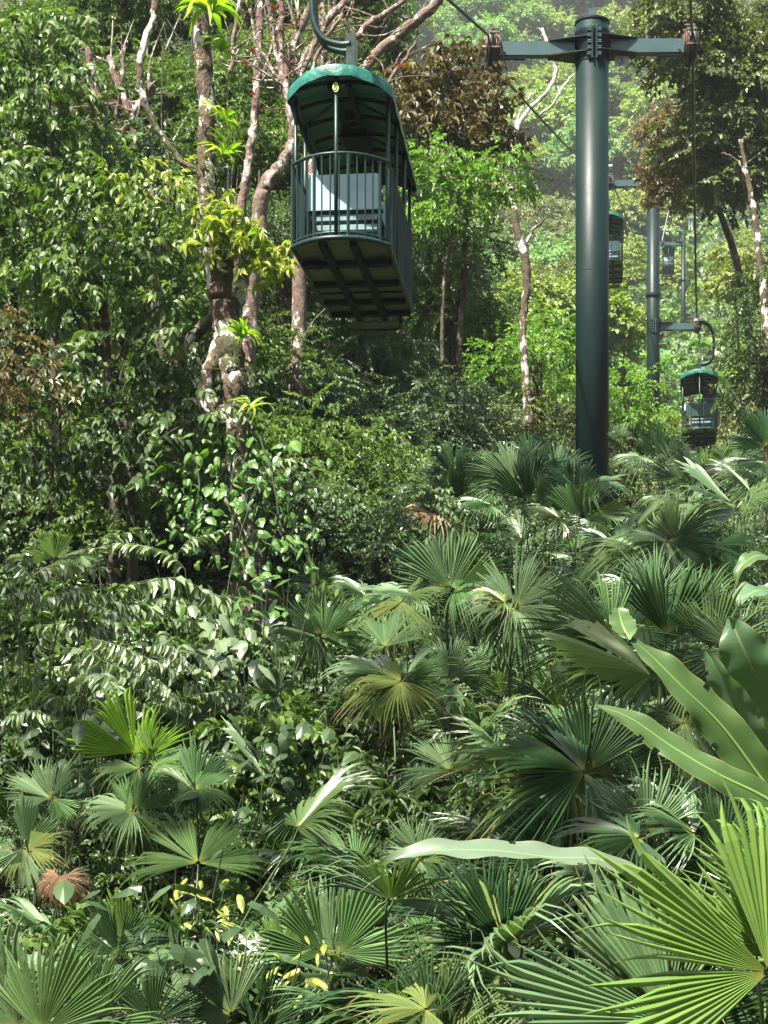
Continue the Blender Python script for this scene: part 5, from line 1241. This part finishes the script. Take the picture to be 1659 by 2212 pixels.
def pinn_shrub(label, xb, Y, fr, seed=0, extra=9):
    b = P(xb, 1500, Y); base = Vector((b.x, Y+.1, float(ground(b.x, Y+.1)))); root = empty('pinnate_shrub', base, label, 'shrub', 'shrubs with rows of drooping leaflets'); rg = np.random.default_rng(seed+int(xb))
    fl = [(x, y, P(x, y, Y+d), a, L, d) for x, y, a, L, d in fr]
    for _ in range(extra):
        az = rg.uniform(0, 6.28); h = fl[0][2].z-base.z
        fl.append((0, 0, base+Vector((math.cos(az)*.25, math.sin(az)*.25, h*rg.uniform(.5, .9))), math.degrees(az), rg.uniform(90, 150), 0))
    for x, y, p, a, L, d in fl:
        s = L/F*Y*1.15; ar = math.radians(a); yaw = ar if x == 0 else (0 if math.cos(ar) >= 0 else math.pi)+rg.uniform(-.5, .2)
        pit = 0 if x == 0 else -math.asin(max(-1, min(1, math.sin(ar))))*1.0
        M = Matrix.Translation(p-base) @ Matrix.Rotation(yaw, 4, 'Z') @ Matrix.Rotation(pit, 4, 'Y') @ Matrix.Rotation(rg.normal(-.25, .2), 4, 'X') @ Matrix.Scale(s, 4)
        obj('frond', PN[rg.integers(0, 9)], root, None, M)
        pts = smooth_path([(rg.normal(0, .05), rg.normal(0, .05), 0), (p-base)*.55+Vector((.03, 0, .1)), p-base], 5)
        pts[:, 0] += .08*np.sin(np.linspace(0, 5, len(pts))+x)*np.linspace(0, 1, len(pts))*np.linspace(1, 0, len(pts))*4; V, T = tube(pts, np.linspace(.012, .005, len(pts)), 5, False); obj('stem', mk('stem', V, T, M_STALK, smooth=True), root)
pinn_shrub('drooping leaflet shrub whose brightest frond reaches the mottled trunk foot', 260, 14.5, [(300,1262,-5,185,-.1),(206,1340,8,140,-.2),(240,1290,20,140,.1),(130,1370,2,110,-.3),(280,1330,10,140,.2),(215,1230,75,90,.3)])
pinn_shrub('drooping leaflet shrub at the left edge, fronds hanging whitish', 60, 13.6, [(60,1250,10,150,.1),(10,1215,-35,110,-.1),(110,1355,245,110,-.3),(0,1290,10,120,.2),(90,1300,5,150,0),(30,1250,60,100,.4)])
pinn_shrub('lower leaflet shrub with overlapping pale fronds', 180, 12.8, [(130,1400,-15,150,0),(200,1380,-25,140,-.1),(240,1420,-8,130,.1),(190,1450,-30,130,-.2),(260,1460,-10,130,0),(310,1400,-12,110,.2)])
pinn_shrub('leaflet shrub right of the lower pale fronds', 330, 13.2, [(330,1430,-10,120,0),(300,1490,-15,110,-.1),(360,1360,10,100,.3),(200,1500,-30,110,-.2)])
pinn_shrub('leaflet shrub shaded behind the brightest frond', 380, 17, [(400,1230,150,120,0),(380,1200,30,100,.2),(330,1190,170,110,.1),(180,1190,20,120,.3),(560,1030,20,90,.2)])

# ------------------------------------------------------------------ leafy shrubs and undergrowth
def shrub_proto(seed, tm, mat, R, n, per, tw, sq=.8):
    rg = np.random.default_rng(seed); cl = [(rg.normal(0, R*.4), rg.normal(0, R*.4), abs(rg.normal(R*.9, R*.4)), rg.uniform(.3, .5)*R) for _ in range(n)]
    return crown_mesh('foliage', np.array(cl), tm, per, tw, LM[mat], seed, squash=sq, inner=.15)
SH = [(shrub_proto(700, TM_BIG, 'under', .7, 9, 520, .19), 'small dark leaved shrub'), (shrub_proto(701, TM_MED, 'under', .6, 9, 620, .2), 'fine leaved low shrub'),
      (shrub_proto(702, TM_WHORL, 'dark', .7, 8, 480, .2), 'shrub with whorled leaves'), (shrub_proto(703, TM_BIG, 'glossy', .6, 7, 460, .2), 'glossy mid green low shrub'),
      (shrub_proto(704, TM_MED, 'blue', .6, 9, 620, .2), 'bluish low shrub')]
SHS = {}
V, T = tube([(0, 0, -.1), (.05, 0, .3), (0, .05, .8)], [.03, .02, .01], 5, False); SHT = mk('stem', V, T, M_STALK)
rgs = np.random.default_rng(5)
for i in range(150):
    Y = float(rgs.choice([rgs.uniform(9.5, 16), rgs.uniform(12, 22), rgs.uniform(20, 34)])); xd = rgs.uniform(-60, 1720) if Y > 24 or rgs.random() < .3 else rgs.uniform(-60, 900)
    b = P(xd, 0, Y); k = int(rgs.integers(0, 5)); s = rgs.uniform(.7, 1.3)*(1 if Y < 20 else 1.35)
    where = 'in the foreground thicket' if Y < 13.5 else 'on the middle slope' if Y < 22 else 'under the trees'
    r = empty('shrub', (b.x, Y, float(ground(b.x, Y))-.1), SH[k][1]+' '+where, 'shrub', SH[k][1]+'s '+where, rgs.uniform(0, 6.28))
    tag(obj('foliage', SH[k][0], r, None, Matrix.Diagonal((s, s, s*.9, 1))), kind='stuff'); obj('stem', SHT, r)
for i in range(64):
    k = int(rgs.integers(0, 5)); mid_ = i < 44
    Y = rgs.uniform(12, 18.5) if mid_ else rgs.uniform(10.5, 16); xd = rgs.uniform(-50, 720) if mid_ else rgs.uniform(560, 1100); b = P(xd, 0, Y); s = rgs.uniform(1.2, 1.9)*((.62 if Y < 13.5 else 1) if mid_ else .7)
    where = 'tangled on the left slope' if mid_ else 'between the centre palms'
    r = empty('shrub', (b.x, Y, float(ground(b.x, Y))-.1), SH[k][1]+' '+where, 'shrub', SH[k][1]+'s '+where, rgs.uniform(0, 6.28))
    tag(obj('foliage', SH[k][0], r, None, Matrix.Diagonal((s, s, s*1.1, 1))), kind='stuff'); obj('stem', SHT, r)
# large-leaved plants
rgl = np.random.default_rng(8)
def broad_plant(label, xd, yd, Y, n, s0, s1, w, seed, mat=None, group=None):
    rg = np.random.default_rng(seed); p = P(xd, yd, Y); b = Vector((p.x, Y, float(ground(p.x, Y)))); root = empty('broadleaf_plant', b, label, 'plant', group)
    for i in range(n):
        c = Vector((rg.normal(0, w), rg.normal(0, w), p.z-b.z+rg.normal(0, w*.8))); s = rg.uniform(s0, s1)
        R = Matrix(rotm(0, rg.uniform(-3.3, .2), rg.uniform(-.1, .8), rg.normal(0, .3)).tolist()).to_4x4()
        o = obj('leaf', HE[rg.integers(0, 5)], root, None, Matrix.Translation(c) @ R @ Matrix.Diagonal((s, s*.75, s, 1)))
        if mat:
            if mat == 'yellow': o.matrix_basis = o.matrix_basis @ Matrix.Diagonal((1.15, .62, 1, 1))
            o.data = HEM[mat][rg.integers(0, 5)]
        if i % 4 == 0:
            V, T = tube(smooth_path([(0, 0, 0), c*.5+Vector((rg.normal(0, .12), rg.normal(0, .1), 0)), c], 4), np.linspace(.008, .003, 9), 4, False); obj('stem', mk('stem', V, T, M_STALK), root)
HEM = {}
for mname in ('yellow', 'under', 'pinn'):
    HEM[mname] = []
    for h in HE:
        m2 = h.copy(); m2.materials.clear(); m2.materials.append(LM[mname]); HEM[mname].append(m2)
for a in [('sapling with drooping lime leaves at the bottom left, taller stem', 398, 1925, 9.0, 15, .07, .13, .12, 1, 'yellow'), ('sapling with drooping lime leaves and a reddish tip', 462, 1985, 8.8, 16, .07, .13, .12, 2, 'yellow'),
          ('low sapling with lime leaves left of the blue green palm', 560, 2085, 8.4, 12, .06, .12, .12, 3, 'yellow'), ('lime leaved seedling under the blue green palm', 690, 2080, 8.0, 10, .06, .11, .11, 4, 'yellow'),
          ('broad leaved plant with pale scalloped leaves on the left slope', 430, 1370, 13.6, 22, .12, .25, .25, 5, 'pinn'), ('broad leaved plant below the mottled trunk', 500, 1340, 14.2, 26, .1, .2, .3, 6, None),
          ('broad leaved plant with large pale leaf', 470, 1420, 13, 18, .1, .24, .25, 7, 'pinn'), ('heart leaved plant in the left shade', 210, 1590, 12.5, 26, .12, .22, .25, 8, 'under'),
          ('heart leaved plant left of the brightest palm', 130, 1640, 12.2, 24, .1, .2, .25, 9, 'under'), ('rounded leaf plant behind the brightest palm', 250, 1520, 13, 12, .14, .24, .15, 10, 'pinn'),
          ('dark heart leaved plant under the centre', 720, 1690, 11.8, 26, .1, .2, .3, 11, 'under'), ('dark heart leaved plant left of the drooping palm', 560, 1650, 12, 30, .1, .2, .35, 12, 'under'),
          ('leafy plant at the lower centre, blue green leaves', 450, 2130, 8, 30, .1, .2, .2, 13, 'under'), ('broad leaved plant in the bottom left thicket', 350, 2020, 8.8, 26, .1, .2, .25, 14, 'under'),
          ('broad leaf plant by the foot of the centre palms', 620, 1340, 15, 30, .08, .17, .35, 15, None), ('sunlit broad leaf plant right of the trunk foot', 590, 1300, 16.5, 30, .08, .18, .3, 16, None)]:
    broad_plant(*a)

# ground cover that nobody could count
TM_LOW = [spray_tmpl(7, .36, .2, .3, 120+s, hi=False) for s in range(5)]
def undergrowth(name, label, ylo, yhi, xlo, xhi, n, tm, mat, tw, hmax, seed):
    rg = np.random.default_rng(seed); y = np.sqrt(rg.uniform(ylo**2, yhi**2, n)); xd = rg.uniform(xlo, xhi, n); x = (xd-CX)/F*y
    lump = .5+.5*np.sin(x*1.7+seed)*np.sin(y*1.3+seed*2)
    z = ground(x, y)+rg.uniform(.03, 1, n)**1.3*hmax*(.35+.65*lump)
    az = rg.uniform(0, 6.28, n); ax = np.stack([np.cos(az), np.sin(az), rg.normal(0, .35, n)], 1); up = np.tile((0, 0, 1.), (n, 1))+rg.normal(0, .25, (n, 3))
    V, T, A = place(tm, frames(ax, up, tw*rg.uniform(.7, 1.2, n)), np.stack([x, y, z], 1), rg.random(n))
    tag(obj(name, mk(name, V, T, mat, {'var': A})), label, 'undergrowth', None, 'stuff')
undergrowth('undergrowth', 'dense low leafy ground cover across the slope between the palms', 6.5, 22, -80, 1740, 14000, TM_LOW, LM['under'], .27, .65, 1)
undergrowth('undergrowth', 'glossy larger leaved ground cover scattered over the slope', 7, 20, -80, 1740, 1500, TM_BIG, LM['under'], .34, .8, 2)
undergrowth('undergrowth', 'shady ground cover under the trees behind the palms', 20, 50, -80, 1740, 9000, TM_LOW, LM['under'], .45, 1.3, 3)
# ------------------------------------------------------------------ the humid air
HAZE = 0.0003
def haze():
    m = bpy.data.materials.new('haze'); m.use_nodes = True; nt = m.node_tree; nt.nodes.clear()
    v = nt.nodes.new('ShaderNodeVolumePrincipled'); o = nt.nodes.new('ShaderNodeOutputMaterial')
    v.inputs['Color'].default_value = (.88, .93, .97, 1); v.inputs['Density'].default_value = HAZE; v.inputs['Anisotropy'].default_value = .2
    nt.links.new(v.outputs[0], o.inputs['Volume'])
    mb = MB().box((0, 162, 93), (570, 390, 224)); o = mb.build('haze', m); tag(o, 'thin humid air that pales the far hillside', None, None, 'stuff')
haze()

# ------------------------------------------------------------------ labels: tell look-alikes apart by their order from the left
ORD = 'leftmost,second,third,fourth,fifth,sixth,seventh,eighth,ninth,tenth,eleventh,twelfth,thirteenth,fourteenth,fifteenth,sixteenth,seventeenth,eighteenth,nineteenth,twentieth'.split(',')
def order_word(i):
    if i == 0: return 'leftmost of them'
    if i < 20: return ORD[i]+' from the left'
    t = {2: 'twenty', 3: 'thirty', 4: 'forty', 5: 'fifty', 6: 'sixty', 7: 'seventy', 8: 'eighty', 9: 'ninety'}[(i+1)//10]; u = (i+1) % 10
    return (t[:-1]+'ieth' if u == 0 else t+'-'+['first','second','third','fourth','fifth','sixth','seventh','eighth','ninth'][u-1])+' from the left'
same = {}
for o in col.objects:
    if o.parent is None and o.get('label'): same.setdefault(o['label'], []).append(o)
for lb, os_ in same.items():
    if 1 < len(os_) < 99:
        os_.sort(key=lambda o: o.location.x/max(o.location.y, 1))
        for i, o in enumerate(os_): o['label'] = lb+', '+order_word(i)
